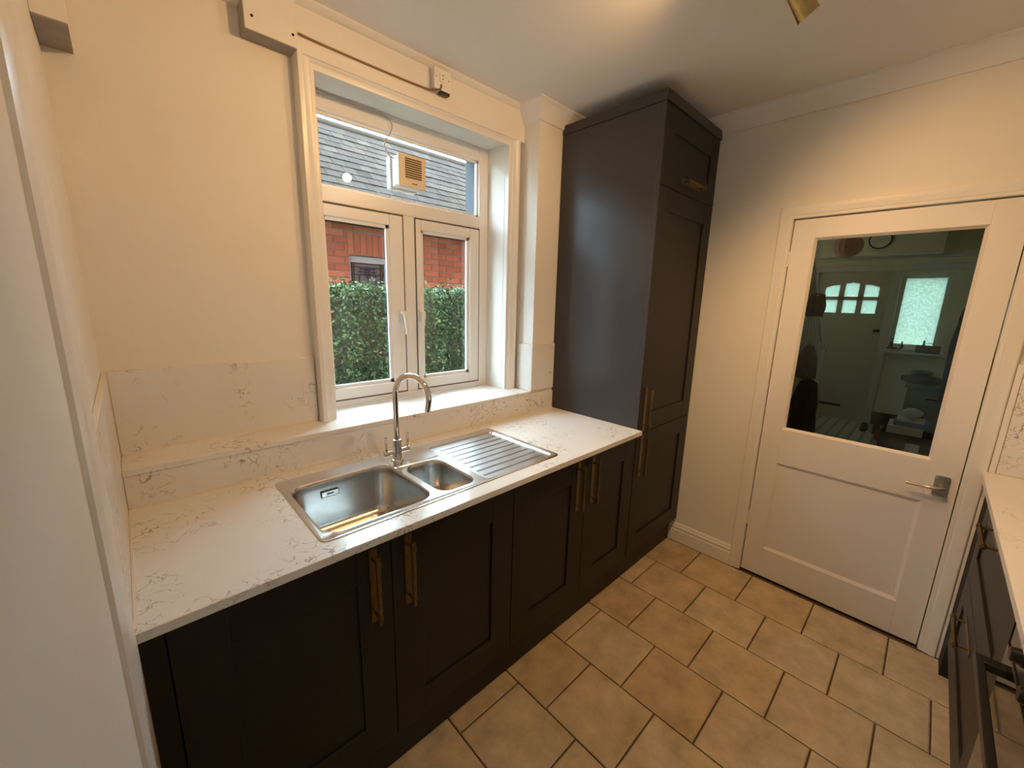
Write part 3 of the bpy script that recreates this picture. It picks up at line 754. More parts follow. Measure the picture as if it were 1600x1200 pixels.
dB = shaker('door', XT+0.005, TX1, 0.881, 2.100, DF, tc_)
tag(inst('handle', HM, dB, (1.995, DF, 1.010)), 'aged brass bar handle on a backplate')
dC = shaker('door', XT+0.005, TX1, ZD0, 0.877, DF, tc_)
tag(inst('handle', HM, dC, (1.995, DF, 0.748)), 'aged brass bar handle on a backplate')

# ------------------------------------------------------------------ run opposite the window
RF = -1.832           # drawer faces look towards +y
piece('worktop', MB().box(-0.0, L-0.0005, YF+0.001, -1.806, 0.887, ZW), 'white quartz worktop over the drawers and oven beside the door', 'worktop')
piece('splashback', MB().box(L-0.0125, L-0.0005, YF+0.002, -1.843, ZW+0.0005, Z2), 'veined quartz splashback on the door wall above the drawer unit', 'splashback')
piece('splashback', MB().box(-0.0, L-0.013, YF+0.0005, YF+0.0125, ZW+0.0005, Z2), 'long veined quartz splashback behind the worktop over the oven', 'splashback')
du = thing('drawer_cabinet', 'dark charcoal cabinet with two deep drawers beside the oven', 'cabinet', (2.0, -2.12, 0.15))
b = MB(); b.box(1.562, 1.580, YF+0.02, RF-0.021, 0.152, 0.886); b.box(2.425, 2.443, YF+0.02, RF-0.021, 0.152, 0.886); b.box(1.580, 2.425, YF+0.02, RF-0.021, 0.152, 0.17); b.box(1.580, 2.425, YF+0.02, YF+0.03, 0.17, 0.886); b.box(1.580, 2.425, RF-0.04, RF-0.021, 0.80, 0.886)
b.build('carcass', 'dark_gap', du)
for z0, z1, hz in ((0.166, 0.512, 0.442), (0.516, 0.868, 0.815)):
    d_ = shaker('drawer', 1.5635, 2.4415, z0, z1, RF, du, sgn=1, rail=0.102)
    tag(inst('handle', HM, d_, (2.068, RF, hz), (0, PI/2, PI)), 'aged brass bar handle on a backplate')
piece('filler_panel', MB().box(2.4445, L-0.021, YF+0.02, RF, 0.0005, 0.886), 'dark floor-length filler between drawer unit and door wall', 'panel', 'dark_gap')
piece('plinth', MB().box(0.002, 2.4435, RF-0.060, RF-0.042, 0.0005, 0.151), 'dark plinth under the drawers and oven', 'plinth', 'cabinet_paint')
ovn = thing('oven', 'built-under black glass oven with long black bar handle', 'oven', (1.26, -2.1, 0.15))
MB().box(0.962, 1.558, YF+0.03, RF-0.022, 0.152, 0.884).build('body', 'grey_metal', ovn)
MB().box(0.962, 1.558, RF-0.022, RF-0.002, 0.752, 0.868).build('control_panel', 'oven_steel', ovn, bevel=0.002)
od = MB().box(0.962, 1.558, RF-0.022, RF+0.002, 0.166, 0.748).build('oven_door', 'oven_glass', ovn, bevel=0.002)
hm = MB(); hm.box(1.000, 1.520, RF+0.036, RF+0.052, 0.690, 0.712); hm.box(1.490, 1.520, RF+0.0, RF+0.038, 0.690, 0.712); hm.box(1.000, 1.030, RF+0.0, RF+0.038, 0.690, 0.712)
hm.build('door_handle', 'black_plastic', od, bevel=0.002)
for x in (1.40, 1.26, 1.12):
    MB().lathe([(0.021, 0), (0.021, 0.006), (0.018, 0.008), (0.016, 0.022), (0.014, 0.024)], (x, RF-0.002, 0.812), (0, 1, 0), 20).build('control_knob', 'black_plastic', ovn)
c3 = thing('base_cabinet', 'dark charcoal shaker cabinet left of the oven', 'cabinet', (0.48, -2.1, 0.15))
MB().box(0.004, 0.958, YF+0.03, RF-0.022, 0.152, 0.884).build('carcass', 'dark_gap', c3)
for a, e_, hx in ((0.004, 0.480, 0.43), (0.482, 0.958, 0.535)):
    d_ = shaker('door', a, e_, ZD0, ZD1, RF, c3, sgn=1); tag(inst('handle', HM, d_, (hx, RF, 0.742), (0, 0, PI)), 'aged brass bar handle on a backplate')

# ------------------------------------------------------------------ glazed door
door = thing('door_1', 'white painted door with a large clear glass pane above one recessed panel', None, (L+0.02, (DY0+DY1)/2, 0.006), kind='structure')
GX = L+0.002
gy0, gy1, gz0, gz1 = -1.091, -1.660, 0.905, 1.895
py0, py1, pz0, pz1 = -1.087, -1.663, 0.182, 0.710
m = MB(); X0, X1 = GX, GX+0.040
m.box(X0, X1, gy0, DY0, 0.008, DZ-0.001); m.box(X0, X1, DY1, gy1, 0.008, DZ-0.001)
m.box(X0, X1, gy1, gy0, gz1, DZ-0.001); m.box(X0, X1, gy1, gy0, pz1, gz0); m.box(X0, X1, gy1, gy0, 0.008, pz0)
m.build('leaf', 'door_white', door, bevel=0.0015)
MB().box(X0+0.010, X1-0.010, py1-0.004, py0+0.004, pz0, pz1).build('panel', 'door_white', door)
def slope_ring(y0, y1, z0, z1, ins, xa, xb):
    o_ = [(y1, z0), (y0, z0), (y0, z1), (y1, z1)]; i_ = [(y1+ins, z0+ins), (y0-ins, z0+ins), (y0-ins, z1-ins), (y1+ins, z1-ins)]
    vs = [(xa, *p) for p in o_]+[(xb, *p) for p in i_]+[(xb+0.004, *p) for p in o_]
    return MB().add(vs, [(i, (i+1) % 4, 4+(i+1) % 4, 4+i) for i in range(4)]+[(4+i, 4+(i+1) % 4, 8+(i+1) % 4, 8+i) for i in range(4)]+[(8+i, 8+(i+1) % 4, (i+1) % 4, i) for i in range(4)])
slope_ring(py0, py1, pz0, pz1, 0.016, X0+0.0005, X0+0.0095).build('panel_moulding', 'door_white', door, smooth=False)
slope_ring(gy0, gy1, gz0, gz1, 0.011, X0+0.0005, X0+0.014).build('glazing_bead', 'door_white', door, smooth=False)
MB().box(X0+0.019, X0+0.023, gy1+0.001, gy0-0.001, gz0+0.001, gz1-0.001).build('pane', 'door_glass', door, smooth=False)
hp = MB(); hp.prism(rrect(-1.731, -1.683, 0.752, 0.846, 0.008, 4), 'x', X0-0.006, X0)
hpo = tag(hp.build('handle_plate', 'nickel', door, bevel=0.001), 'worn nickel door plate')
lv = MB(); lv.lathe([(0.011, 0), (0.010, 0.014), (0.008, 0.040)], (X0-0.004, -1.708, 0.797), (-1, 0, 0), 16)
lv.tube(spline([(X0-0.038, -1.714, 0.797), (X0-0.048, -1.700, 0.797), (X0-0.050, -1.66, 0.796), (X0-0.050, -1.597, 0.795)], 6), [0.0085]*6+[0.0085]*6+[0.007]*6+[0.0065], 12)
tag(lv.build('lever', 'lever_metal', hpo), 'slim polished lever')
for x, z in ((-1.692, 0.838), (-1.722, 0.838), (-1.692, 0.760), (-1.722, 0.760)): MB().lathe([(0.0028, 0), (0.002, 0.001)], (X0-0.006, x, z), (-1, 0, 0), 10).build('screw', 'steel_rim', hpo)
for z in (1.76, 0.30):
    hgm = MB(); hgm.lathe([(0.005, 0), (0.005, 0.075)], (X0-0.003, DY0+0.002, z), (0, 0, 1), 12); hgm.build('hinge', 'gloss_white', door)

# ------------------------------------------------------------------ ceiling spotlight bar
lf = thing('ceiling_spotlight', 'brass ceiling spotlight bar with tilted cylindrical heads', 'light', (1.34, -1.122, ZC))
MB().lathe([(0.055, 0), (0.055, -0.018), (0.050, -0.022)], (1.34, -1.122, ZC-0.0005), n=32).build('ceiling_plate', 'brass', lf)
MB().box(0.98, 1.70, -1.134, -1.110, ZC-0.040, ZC-0.022).build('bar', 'brass', lf, bevel=0.003)
def head(px, d, power=1.0, cone=118):
    d = Vector(d).normalized(); piv = Vector((px, -1.122, ZC-0.075))
    hm = MB(); hm.tube([(px, -1.122, ZC-0.039), tuple(piv)], 0.005, 10)
    so = hm.build('stem', 'brass', lf)
    c = piv-d*0.02
    sh = MB(); sh.lathe([(0.020, 0), (0.024, 0.003), (0.031, 0.088), (0.029, 0.088), (0.024, 0.060), (0.021, 0.010)], c, d, 32, cap=False)
    sh.lathe([(0.020, 0.0), (0.001, 0.0)], c, d, 32, cap=False)
    ho = sh.build('lamp_head', 'brass', lf)
    MB().lathe([(0.024, 0.066), (0.018, 0.070), (0.002, 0.072)], c, d, 24, cap=False).build('bulb', 'bulb_glow', ho)
    ld = bpy.data.lights.new('spot', 'SPOT'); ld.energy = LAMP_W*power; ld.color = LAMP_C; ld.spot_size = math.radians(cone); ld.spot_blend = 0.9; ld.shadow_soft_size = 0.03
    lo = bpy.data.objects.new('spot_beam', ld); COL.objects.link(lo); lo.location = c+d*0.095
    lo.rotation_euler = d.to_track_quat('-Z', 'Y').to_euler()
head(1.662, (0.52, -0.44, -0.73), 0.85, 130)
head(1.440, (-0.06, 0.80, -0.42), 0.95)
head(1.220, (0.38, -0.06, -0.92), 1.9)
head(1.020, (-0.60, 0.72, -0.45), 0.9)

# ------------------------------------------------------------------ outside: ground, hedge, neighbouring house
struct('ground', MB().box(-25, 30, -20, 25, -0.45, -0.35), 'ground_mat', label='earth and grass outside the house')
rng = np.random.default_rng(7)
hd = thing('hedge', 'clipped leafy green hedge outside the kitchen window', 'hedge', (2.0, 1.75, -0.35))
def leaves():
    n = 60000
    x0, x1, yf, yb, z0, zt = -0.2, 4.6, 1.45, 2.15, 0.1, 1.635
    a = rng.random(n); P = np.zeros((n, 3))
    P[:, 0] = x0+(x1-x0)*rng.random(n)
    front = a < 0.72
    dep = np.abs(rng.normal(0, 0.06, n))
    bumpx = 0.035*np.sin(P[:, 0]*9)+0.02*np.sin(P[:, 0]*23+1)
    P[:, 1] = np.where(front, yf+dep+bumpx, yf+(yb-yf)*rng.random(n))
    P[:, 2] = np.where(front, z0+(zt-z0)*rng.random(n), zt-np.abs(rng.normal(0, 0.05, n))+0.02*np.sin(P[:, 0]*14))
    # sprigs that stand out of the top
    k = 900
    P[:k, 2] = zt+np.abs(rng.normal(0, 0.035, k)); P[:k, 1] = yf+0.1+(0.4)*rng.random(k)
    P[:, 0] += 0; s = rng.uniform(0.011, 0.021, n)
    d = rng.normal(0, 1, (n, 3)); d[:, 2] += 0.4; d /= np.linalg.norm(d, axis=1)[:, None]
    q = rng.normal(0, 1, (n, 3)); q[:, 1] -= 0.8; e = np.cross(d, q); e /= np.linalg.norm(e, axis=1)[:, None]
    A = P-d*s[:, None]; B = P+e*(s*0.55)[:, None]; C = P+d*(s*1.1)[:, None]; D = P-e*(s*0.55)[:, None]
    V = np.stack([A, B, C, D], 1).reshape(-1, 3)-np.array(OFF[hd])
    F = np.arange(4*n).reshape(n, 4)
    me = bpy.data.meshes.new('foliage'); me.vertices.add(4*n); me.vertices.foreach_set('co', V.astype(np.float32).ravel())
    me.loops.add(4*n); me.loops.foreach_set('vertex_index', F.ravel().astype(np.int32)); me.polygons.add(n)
    me.polygons.foreach_set('loop_start', (np.arange(n)*4).astype(np.int32)); me.update(calc_edges=True); me.materials.append(MATS['hedge_leaf'])
    o = bpy.data.objects.new('foliage', me); COL.objects.link(o); o.parent = hd; OFF[o] = OFF[hd]; o['kind'] = 'stuff'; o['label'] = 'small dense green leaves with pale tips'
leaves()
st = MB()
random.seed(3)
for i in range(40):
    x = -0.1+4.6*i/40+random.uniform(-.03, .03); y = 1.80+random.uniform(-.12, .12)
    st.tube([(x, y, -0.35), (x+random.uniform(-.06, .06), y, 0.5), (x+random.uniform(-.1, .1), y-random.uniform(0, .15), 1.3)], [0.016, 0.011, 0.005], 6)
st.build('stems', 'stem', hd)
MB().box(-0.2, 4.6, 1.66, 2.05, -0.2, 1.585).build('inner_twigs', 'stem', hd)

NY = 3.10
house = thing('neighbour_house', 'red brick house with a slate-grey tiled roof behind the hedge', 'house', (3.0, 4.6, -0.35))
WX0, WX1, WZ1 = 1.975, 2.455, 2.015
nw = MB(); nw.box(-3, WX0, NY+0.012, NY+0.25, -0.35, 2.46); nw.box(WX1, 9, NY+0.012, NY+0.25, -0.35, 2.46); nw.box(WX0, WX1, NY+0.012, NY+0.25, WZ1, 2.46); nw.box(WX0, WX1, NY+0.012, NY+0.25, -0.35, 0.9)
nw.box(-3, -2.75, NY+0.25, 6.2, -0.35, 2.46); nw.box(8.75, 9, NY+0.25, 6.2, -0.35, 2.46); nw.box(-3, 9, 6.0, 6.2, -0.35, 2.46)
nwo = nw.build('brick_wall', 'far_brick', house)
mo = MB(); mo.box(1.35, WX0, NY+0.004, NY+0.0119, 1.45, 2.44); mo.box(WX1, 4.3, NY+0.004, NY+0.0119, 1.45, 2.44); mo.box(WX0, WX1, NY+0.004, NY+0.0119, WZ1, 2.44)
mo.build('mortar_bed', 'mortar', nwo)
bcache = {}
def brick(x0, x1, z0, z1):
    key = (round(x1-x0, 3), round(z1-z0, 3))
    if key not in bcache:
        a, b_ = (x1-x0)/2, (z1-z0)/2; mb = MB(); vs = []
        for y, i in ((0.008, 0), (0.0025, 0), (0.0, 0.0025)): vs += [(-a+i, y, -b_+i), (a-i, y, -b_+i), (a-i, y, b_-i), (-a+i, y, b_-i)]
        mb.add(vs, [(8, 9, 10, 11)]+[(k+i, k+(i+1) % 4, k+4+(i+1) % 4, k+4+i) for k in (0, 4) for i in range(4)])
        bcache[key] = mb.mesh('brick', 'brick_clay', smooth=False)
    inst('brick', bcache[key], nwo, ((x0+x1)/2, NY-0.002, (z0+z1)/2))
CO = 0.0735; z = 1.545; row = 0
AX0, AX1, AZ0, AZ1 = WX0-0.01, WX1+0.01, WZ1+0.006, 2.265      # soldier course over the window
while z < 2.42:
    z1 = z+CO-0.009; x = 1.36+(0.1125 if row % 2 else 0)
    segs = [(1.36, 4.2)]
    if z1 > AZ0 and z < AZ1: segs = [(1.36, AX0-0.004), (AX1+0.004, 4.2)]
    elif z < WZ1: segs = [(1.36, WX0), (WX1, 4.2)]
    xx = 1.36-(0.1125 if row % 2 else 0)
    while xx < 4.2:
        for a, b_ in segs:
            p, q = max(xx, a), min(xx+0.217, b_)
            if q-p > 0.03: brick(p, q, z, z1)
        xx += 0.226
    z += CO; row += 1
x = AX0
while x < AX1-0.03:
    brick(x, min(x+0.066, AX1), AZ0, AZ1-0.004); x += 0.0735
# leaded window of the neighbour
fm = MB(); fy0, fy1 = NY+0.05, NY+0.11
fm.box(WX0, WX0+0.030, fy0, fy1, 0.9, WZ1); fm.box(WX1-0.030, WX1, fy0, fy1, 0.9, WZ1); fm.box(WX0+0.030, WX1-0.030, fy0, fy1, WZ1-0.075, WZ1); fm.box(WX0+0.03, WX1-0.03, fy0, fy1, 0.9, 0.97)
lw = tag(fm.build('window_frame', 'lilac_paint', house, bevel=0.004), 'lilac painted frame')
GX0, GX1, GZ0, GZ1 = WX0+0.030, WX1-0.030, 0.97, WZ1-0.075
tag(MB().box(GX0, GX1, fy0+0.030, fy0+0.034, GZ0, GZ1).build('leaded_glass', 'leaded_pane', lw), 'mauve leaded glass with a rose motif')
am = MB()
for a, b_ in ((GX0+0.006, GX0+0.048), (GX1-0.048, GX1-0.006)): am.box(a, b_, fy0+0.027, fy0+0.030, GZ0, GZ1)
am.build('amber_border', 'amber_pane', lw)
lead = MB()
for xq in (GX0+0.004, GX0+0.026, GX0+0.05, GX0+0.11, GX1-0.11, GX1-0.05, GX1-0.026, GX1-0.004): lead.box(xq-0.004, xq+0.004, fy0+0.022, fy0+0.028, GZ0, GZ1 if abs(xq-(GX0+GX1)/2) > 0.13 else GZ1-0.13)
for zq in (GZ1-0.004, GZ1-0.045, GZ1-0.13, GZ1-0.40): lead.box(GX0, GX1, fy0+0.022, fy0+0.028, zq-0.004, zq+0.004)
lead.build('lead_strip', 'lead', lw)
cx, cz = (GX0+GX1)/2, GZ1-0.085
ro = MB()
for k, (rr, px, pz) in enumerate([(0.026, 0, 0), (0.022, 0.026, 0.016), (0.022, -0.026, 0.016), (0.022, 0.024, -0.020), (0.022, -0.024, -0.020), (0.022, 0, 0.032)]):
    ro.lathe([(rr, 0), (rr*0.6, 0.003), (0.002, 0.003)], (cx+px, fy0+0.024-0.001*k, cz+pz), (0, -1, 0), 12)
ro.build('rose_motif', 'rose_pane', lw)
lr = MB()
for k in range(6):
    a = k*PI/3; lr.tube([(cx+0.010*math.cos(a), fy0+0.014, cz+0.010*math.sin(a)), (cx+0.026*math.cos(a+0.5), fy0+0.014, cz+0.026*math.sin(a+0.5)), (cx+0.044*math.cos(a+0.9), fy0+0.014, cz+0.044*math.sin(a+0.9))], 0.0022, 5)
lr.tube([(cx, fy0+0.02, cz-0.04), (cx, fy0+0.02, cz-0.085), (cx, fy0+0.02, GZ0)], 0.0035, 6)
for s_ in (-1, 1):
    lr.tube([(cx+s_*0.03, fy0+0.02, cz-0.035), (cx+s_*0.012, fy0+0.02, cz-0.075), (cx, fy0+0.02, cz-0.10)], 0.003, 6)
lr.build('motif_lead', 'lead', lw)
lf2 = MB()
for s_ in (-1, 1):
    for dx, dz in ((0.075, 0.022), (0.085, -0.014)):
        lf2.prism([(cx+s_*0.045, cz+dz), (cx+s_*dx, cz+dz+0.018), (cx+s_*(dx+0.030), cz+dz+0.002), (cx+s_*dx, cz+dz-0.014)], 'y', fy0+0.020, fy0+0.026)
lf2.build('motif_leaf', 'leafgreen_pane', lw)
# eaves, roof
EY, EZ, PIT_R = 2.86, 2.455, math.radians(40)
RL = 2.10; cs_, sn_ = math.cos(PIT_R), math.sin(PIT_R)
RY, RZ = EY+RL*cs_, EZ+RL*sn_
rf = MB(); rf.prism([(EY, EZ-0.03), (RY, RZ-0.03), (2*RY-EY, EZ-0.03), (2*RY-EY, EZ-0.12), (EY, EZ-0.12)], 'x', -3.2, 9.2)
rfo = rf.build('roof', 'roof_slate', house)
tag(MB().box(-3.2, 9.2, EY-0.075, EY+0.005, EZ-0.125, EZ-0.045).build('gutter', 'gutter', house, bevel=0.01), 'dark gutter')
tw, tg = 0.165, 0.154
tb = MB(); tb.box(-tw/2+0.002, tw/2-0.002, 0, 0.185, 0, 0.013)
TMs = [tb.mesh('roof_tile', 'roof_slate', smooth=False)]
k = 0
for c in range(13):
    for i in range(19):
        x = 1.30+i*tw+(tw/2 if c % 2 else 0); s = min(c*tg, RL-0.16)
        jig = math.sin(i*12.9+c*78.2)*0.004
        y = EY+s*cs_; zz = EZ+s*sn_
        inst('roof_tile', TMs[0], rfo, (x, y-0.012*sn_, zz+0.004+jig*0.6), (PIT_R-0.055, 0.02*math.sin(c*5+i*3), 0.02*math.sin(i*7+c)))
far = MB()
for c in range(13):
    for i in list(range(-20, 0))+list(range(19, 34)):
        xa = 1.30+i*tw+(tw/2 if c % 2 else 0); s0 = min(c*tg, RL-0.16); ca, sa = math.cos(PIT_R-0.055), math.sin(PIT_R-0.055); y0 = EY+s0*cs_-0.012*sn_; z0 = EZ+s0*sn_+0.004
        far.prism([(y0, z0), (y0+0.185*ca, z0+0.185*sa), (y0+0.185*ca-0.013*sa, z0+0.185*sa+0.013*ca), (y0-0.013*sa, z0+0.013*ca)], 'x', xa-tw/2+0.002, xa+tw/2-0.002)
tag(far.build('roof_tiles', 'roof_slate', rfo, smooth=False), kind='stuff')
rd = MB(); rd.tube([(-2.2, RY, RZ-0.005), (6.9, RY, RZ-0.005)], 0.055, 12); rd.build('ridge', 'roof_slate', house)

# ------------------------------------------------------------------ hall behind the glazed door
struct('floor_hall', MB().box(L+0.12, HX+0.2, HY1-0.1, HY0+0.1, -0.12, -0.006), 'grout', label='black and white tiled floor of the hall')
fh = bpy.data.objects['floor_hall']
oc = MB(); s_ = 0.052; c_ = 0.018
oct_ = [(-s_+c_, -s_), (s_-c_, -s_), (s_, -s_+c_), (s_, s_-c_), (s_-c_, s_), (-s_+c_, s_), (-s_, s_-c_), (-s_, -s_+c_)]
oc.prism(oct_, 'z', -0.006, 0.0); OM = oc.mesh('white_tile', 'white_tile', smooth=False)
dm = MB(); q = 0.0255; dm.prism([(0, -q), (q, 0), (0, q), (-q, 0)], 'z', -0.006, 0.0005); DM = dm.mesh('black_tile', 'black_tile', smooth=False)
rest_w, rest_b = MB(), MB()
for i in range(42):
    for j in range(14):
        x, y = HX-0.06-0.108*i, -0.45-0.108*j
        near = x > 5.75 and y > -1.5
        if near:
            inst('white_tile', OM, fh, (x, y, 0)); inst('black_tile', DM, fh, (x-0.054, y-0.054, 0))
        else:
            rest_w.prism([(a+x, b_+y) for a, b_ in oct_], 'z', -0.006, 0.0); rest_b.prism([(x-0.054, y-0.054-q), (x-0.054+q, y-0.054), (x-0.054, y-0.054+q), (x-0.054-q, y-0.054)], 'z', -0.006, 0.0005)
tag(rest_w.build('white_tiles', 'white_tile', fh, smooth=False), kind='stuff'); tag(rest_b.build('black_tiles', 'black_tile', fh, smooth=False), kind='stuff')
struct('ceiling_hall', MB().box(L+0.12, HX+0.2, HY1-0.1, HY0+0.1, ZC, ZC+0.2), 'hall_wall', label='dim cream ceiling of the hall')
hl = MB(); hl.box(L+0.12, 5.35, HY0, HY0+0.1, 0, ZC); hl.box(6.65, HX+0.2, HY0, HY0+0.1, 0, ZC); hl.box(5.35, 6.65, HY0, HY0+0.1, 0, 1.25); hl.box(5.35, 6.65, HY0, HY0+0.1, 2.35, ZC)
struct('wall_hall_left', hl, 'hall_wall', label='cream hall wall beyond the stairs')
sw = thing('fill_window_stairs', 'unseen window added beside the stairs to brighten the hall', None, (6.0, HY0+0.05, 1.25), kind='structure')  # unseen window, added to lift the light in the hall
m = MB(); m.box(5.35, 5.41, HY0+0.02, HY0+0.08, 1.25, 2.35); m.box(6.59, 6.65, HY0+0.02, HY0+0.08, 1.25, 2.35); m.box(5.41, 6.59, HY0+0.02, HY0+0.08, 1.25, 1.31); m.box(5.41, 6.59, HY0+0.02, HY0+0.08, 2.29, 2.35)
m.build('frame', 'hall_white', sw, bevel=0.004)
MB().box(5.41, 6.59, HY0+0.048, HY0+0.052, 1.31, 2.29).build('pane', 'fill_window_glass', sw, smooth=False)
struct('wall_hall_right', MB().box(L+0.12, HX+0.2, HY1-0.1, HY1, 0, ZC), 'hall_wall', label='cream hall wall behind the hanging coats')
FDY0, FDY1 = -0.285, -1.075
hw0, hw1, hz0, hz1 = -1.165, -1.625, 1.075, 2.010
hwl = MB(); hwl.box(HX, HX+0.2, FDY0+0.05, HY0, 0, ZC); hwl.box(HX, HX+0.2, hw0, FDY1-0.05, 0, ZC); hwl.box(HX, HX+0.2, HY1, hw1, 0, ZC)
hwl.box(HX, HX+0.2, FDY1-0.05, FDY0+0.05, 2.09, ZC); hwl.box(HX, HX+0.2, hw1, hw0, hz1, ZC); hwl.box(HX, HX+0.2, hw1, hw0, 0, hz0)
struct('wall_hall_far', hwl, 'hall_wall', label='cream wall at the far end of the hall')
ht = MB(); ht.box(HX-0.02, HX, FDY0, FDY0+0.09, 0, 2.12); ht.box(HX-0.02, HX, FDY1-0.08, FDY1, 0, 2.12); ht.box(HX-0.025, HX, HY1, HY0-0.2, 2.06, 2.13); ht.box(HX, HX+0.14, FDY0+0.001, FDY0+0.05, 0, 2.09); ht.box(HX, HX+0.14, FDY1-0.05, FDY1-0.001, 0, 2.09); ht.box(HX, HX+0.14, FDY1-0.001, FDY0+0.001, 2.061, 2.09); ht.box(HX, HX+0.14, FDY1-0.001, FDY0+0.001, -0.1, 0.009); ht.box(HX+0.076, HX+0.10, FDY0-0.015, FDY0+0.01, 0, 2.07); ht.box(HX+0.076, HX+0.10, FDY1-0.01, FDY1+0.015, 0, 2.07); ht.box(HX+0.076, HX+0.10, FDY1, FDY0, 2.045, 2.07)
struct('trim_11', ht, 'hall_white', bevel=0.004, label='painted frame and rail around the front door')
struct('trim_12', MB().box(HX-0.03, HX, HY1, HY0-0.1, 2.205, 2.235), 'hall_white', bevel=0.004, label='painted rail above the front door')
struct('baseboard_hall', MB().box(HX-0.02, HX, HY1, FDY1-0.08, 0, 0.18), 'card_brown', label='dark skirting in the hall')
fd = thing('door_2', 'front door with six small frosted panes in two rows', None, (HX+0.05, (FDY0+FDY1)/2, 0), kind='structure')
dx0, dx1 = HX+0.03, HX+0.075
ys = [FDY0-0.0, -0.385, -0.548, -0.607, -0.758, -0.816, -0.970, FDY1]
m = MB(); m.box(dx0, dx1, FDY1, FDY0, 0.01, 1.500); m.box(dx0, dx1, FDY1, FDY0, 1.925, 2.06)
for a, b_ in ((0, 1), (2, 3), (4, 5), (6, 7)): m.box(dx0, dx1, ys[b_], ys[a], 1.500, 1.925)
m.box(dx0, dx1, ys[6], ys[1], 1.681, 1.724)
for a, b_, l, r_ in ((1, 2, 1.852, 1.888), (3, 4, 1.905, 1.905), (5, 6, 1.888, 1.852)):   # arched tops
    yy0, yy1 = ys[a], ys[b_]; ym = (yy0+yy1)/2; zm = (l+r_)/2+0.012
    m.prism([(yy0, 1.925), (yy0, l), (ym, zm), (yy1, r_), (yy1, 1.925)], 'x', dx0, dx1)
m.build('leaf', 'hall_door', fd)
for a, b_ in ((1, 2), (3, 4), (5, 6)):
    for z0, z1 in ((1.500, 1.681), (1.724, 1.915)): MB().box(dx0+0.02, dx0+0.024, ys[b_], ys[a], z0, z1).build('pane', 'frosted_glass', fd, smooth=False)
pm = MB()
for yy in (-0.42, -0.52, -0.62, -0.72, -0.82, -0.92): pm.box(dx0-0.004, dx0, yy-0.004, yy+0.004, 0.20, 1.26)
pm.box(dx0-0.008, dx0, -0.98, -0.37, 1.27, 1.30)
pm.build('plank_bead', 'hall_door', fd)
lt = MB(); lt.box(dx0-0.03, dx0, -1.055, -0.99, 1.255, 1.295); lt.lathe([(0.012, 0), (0.012, 0.03)], (dx0-0.02, -1.0, 1.275), (-1, 0, 0), 10); lt.build('latch', 'black_plastic', fd)
tag(MB().box(dx0-0.006, dx0, -0.80, -0.55, 0.17, 0.20).build('draught_bar', 'black_plastic', fd), 'dark bar low on the door')
wh = thing('window_2', 'frosted hall window with a deep white sill', None, (HX+0.08, -1.395, 1.03), kind='structure')
m = MB(); fx0, fx1 = HX+0.07, HX+0.12
m.box(fx0, fx1, hw0-0.045, hw0, hz0, hz1); m.box(fx0, fx1, hw1, hw1+0.045, hz0, hz1); m.box(fx0, fx1, hw1+0.045, hw0-0.045, hz0, hz0+0.045); m.box(fx0, fx1, hw1+0.045, hw0-0.045, hz1-0.045, hz1)
m.build('frame', 'hall_white', wh, bevel=0.003)
MB().box(fx0+0.02, fx0+0.024, hw1+0.045, hw0-0.045, hz0+0.045, hz1-0.045).build('pane', 'frosted_glass', wh, smooth=False)
MB().box(HX-0.13, HX+0.07, hw1-0.09, hw0+0.06, 1.005, 1.035).build('sill', 'hall_white', wh, bevel=0.004)
hb = MB(); hb.box(HX-0.25, HX-0.001, -1.487, -0.30, 2.24, ZC-0.001)
tag(hb.build('storage_box', 'hall_wall', bevel=0.004), 'cream boxed cupboard above the front door', 'cupboard')

# things on the hall sill
def bottle(x, y, r, h, mt, label):
    tag(MB().lathe([(r, 0), (r, h*0.62), (r*0.45, h*0.76), (r*0.42, h)], (x, y, 1.0352), n=14).build('bottle', mt), label, 'bottle')
bottle(HX-0.03, -1.20, 0.020, 0.155, 'bottle_dark', 'tall dark bottle at the end of the hall window sill')
bottle(HX-0.03, -1.30, 0.017, 0.125, 'brown_cloth', 'small brown tapering bottle on the hall window sill')
bottle(HX-0.02, -1.50, 0.019, 0.150, 'grey_metal', 'slim grey bottle standing behind the basket on the hall sill')
def radio_box(y0, y1, z0, z1, mt, name, label, cat, x0=HX-0.115, x1=HX-0.045):
    return tag(MB().box(x0, x1, y0, y1, z0, z1).build(name, mt, bevel=0.006), label, cat)
radio_box(-1.285, -1.155, 1.0352, 1.062, 'white_cloth', 'paper_stack', 'pale stack of post on the hall sill below the dark bottle', 'papers')
radio_box(-1.270, -1.165, 1.0622, 1.080, 'black_plastic', 'spectacle_case', 'black case lying on the pale stack of post', 'case')
radio_box(-1.415, -1.300, 1.0352, 1.066, 'paper_white', 'paper_stack', 'white stack of papers beside the basket on the hall sill', 'papers')
bk = thing('basket', 'brown wicker basket with a hoop handle on the hall window sill', 'basket', (HX-0.07, -1.545, 1.0352))
m = MB(); A = [(-0.045, -0.105), (0.045, -0.105), (0.045, 0.105), (-0.045, 0.105)]
m.box(HX-0.125, HX-0.02, -1.655, -1.435, 1.0352, 1.045)
for a in ((HX-0.125, HX-0.115, -1.655, -1.435), (HX-0.03, HX-0.02, -1.655, -1.435), (HX-0.115, HX-0.03, -1.655, -1.645), (HX-0.115, HX-0.03, -1.445, -1.435)): m.box(a[0], a[1], a[2], a[3], 1.045, 1.125)
m.build('weave', 'wicker', bk, bevel=0.004)
MB().tube([(HX-0.07, -1.60+0.055*(1-math.cos(a))*1.0, 1.115+0.045*math.sin(a)) for a in [PI*k/10 for k in range(11)]], 0.004, 6).build('hoop_handle', 'steel', bk)

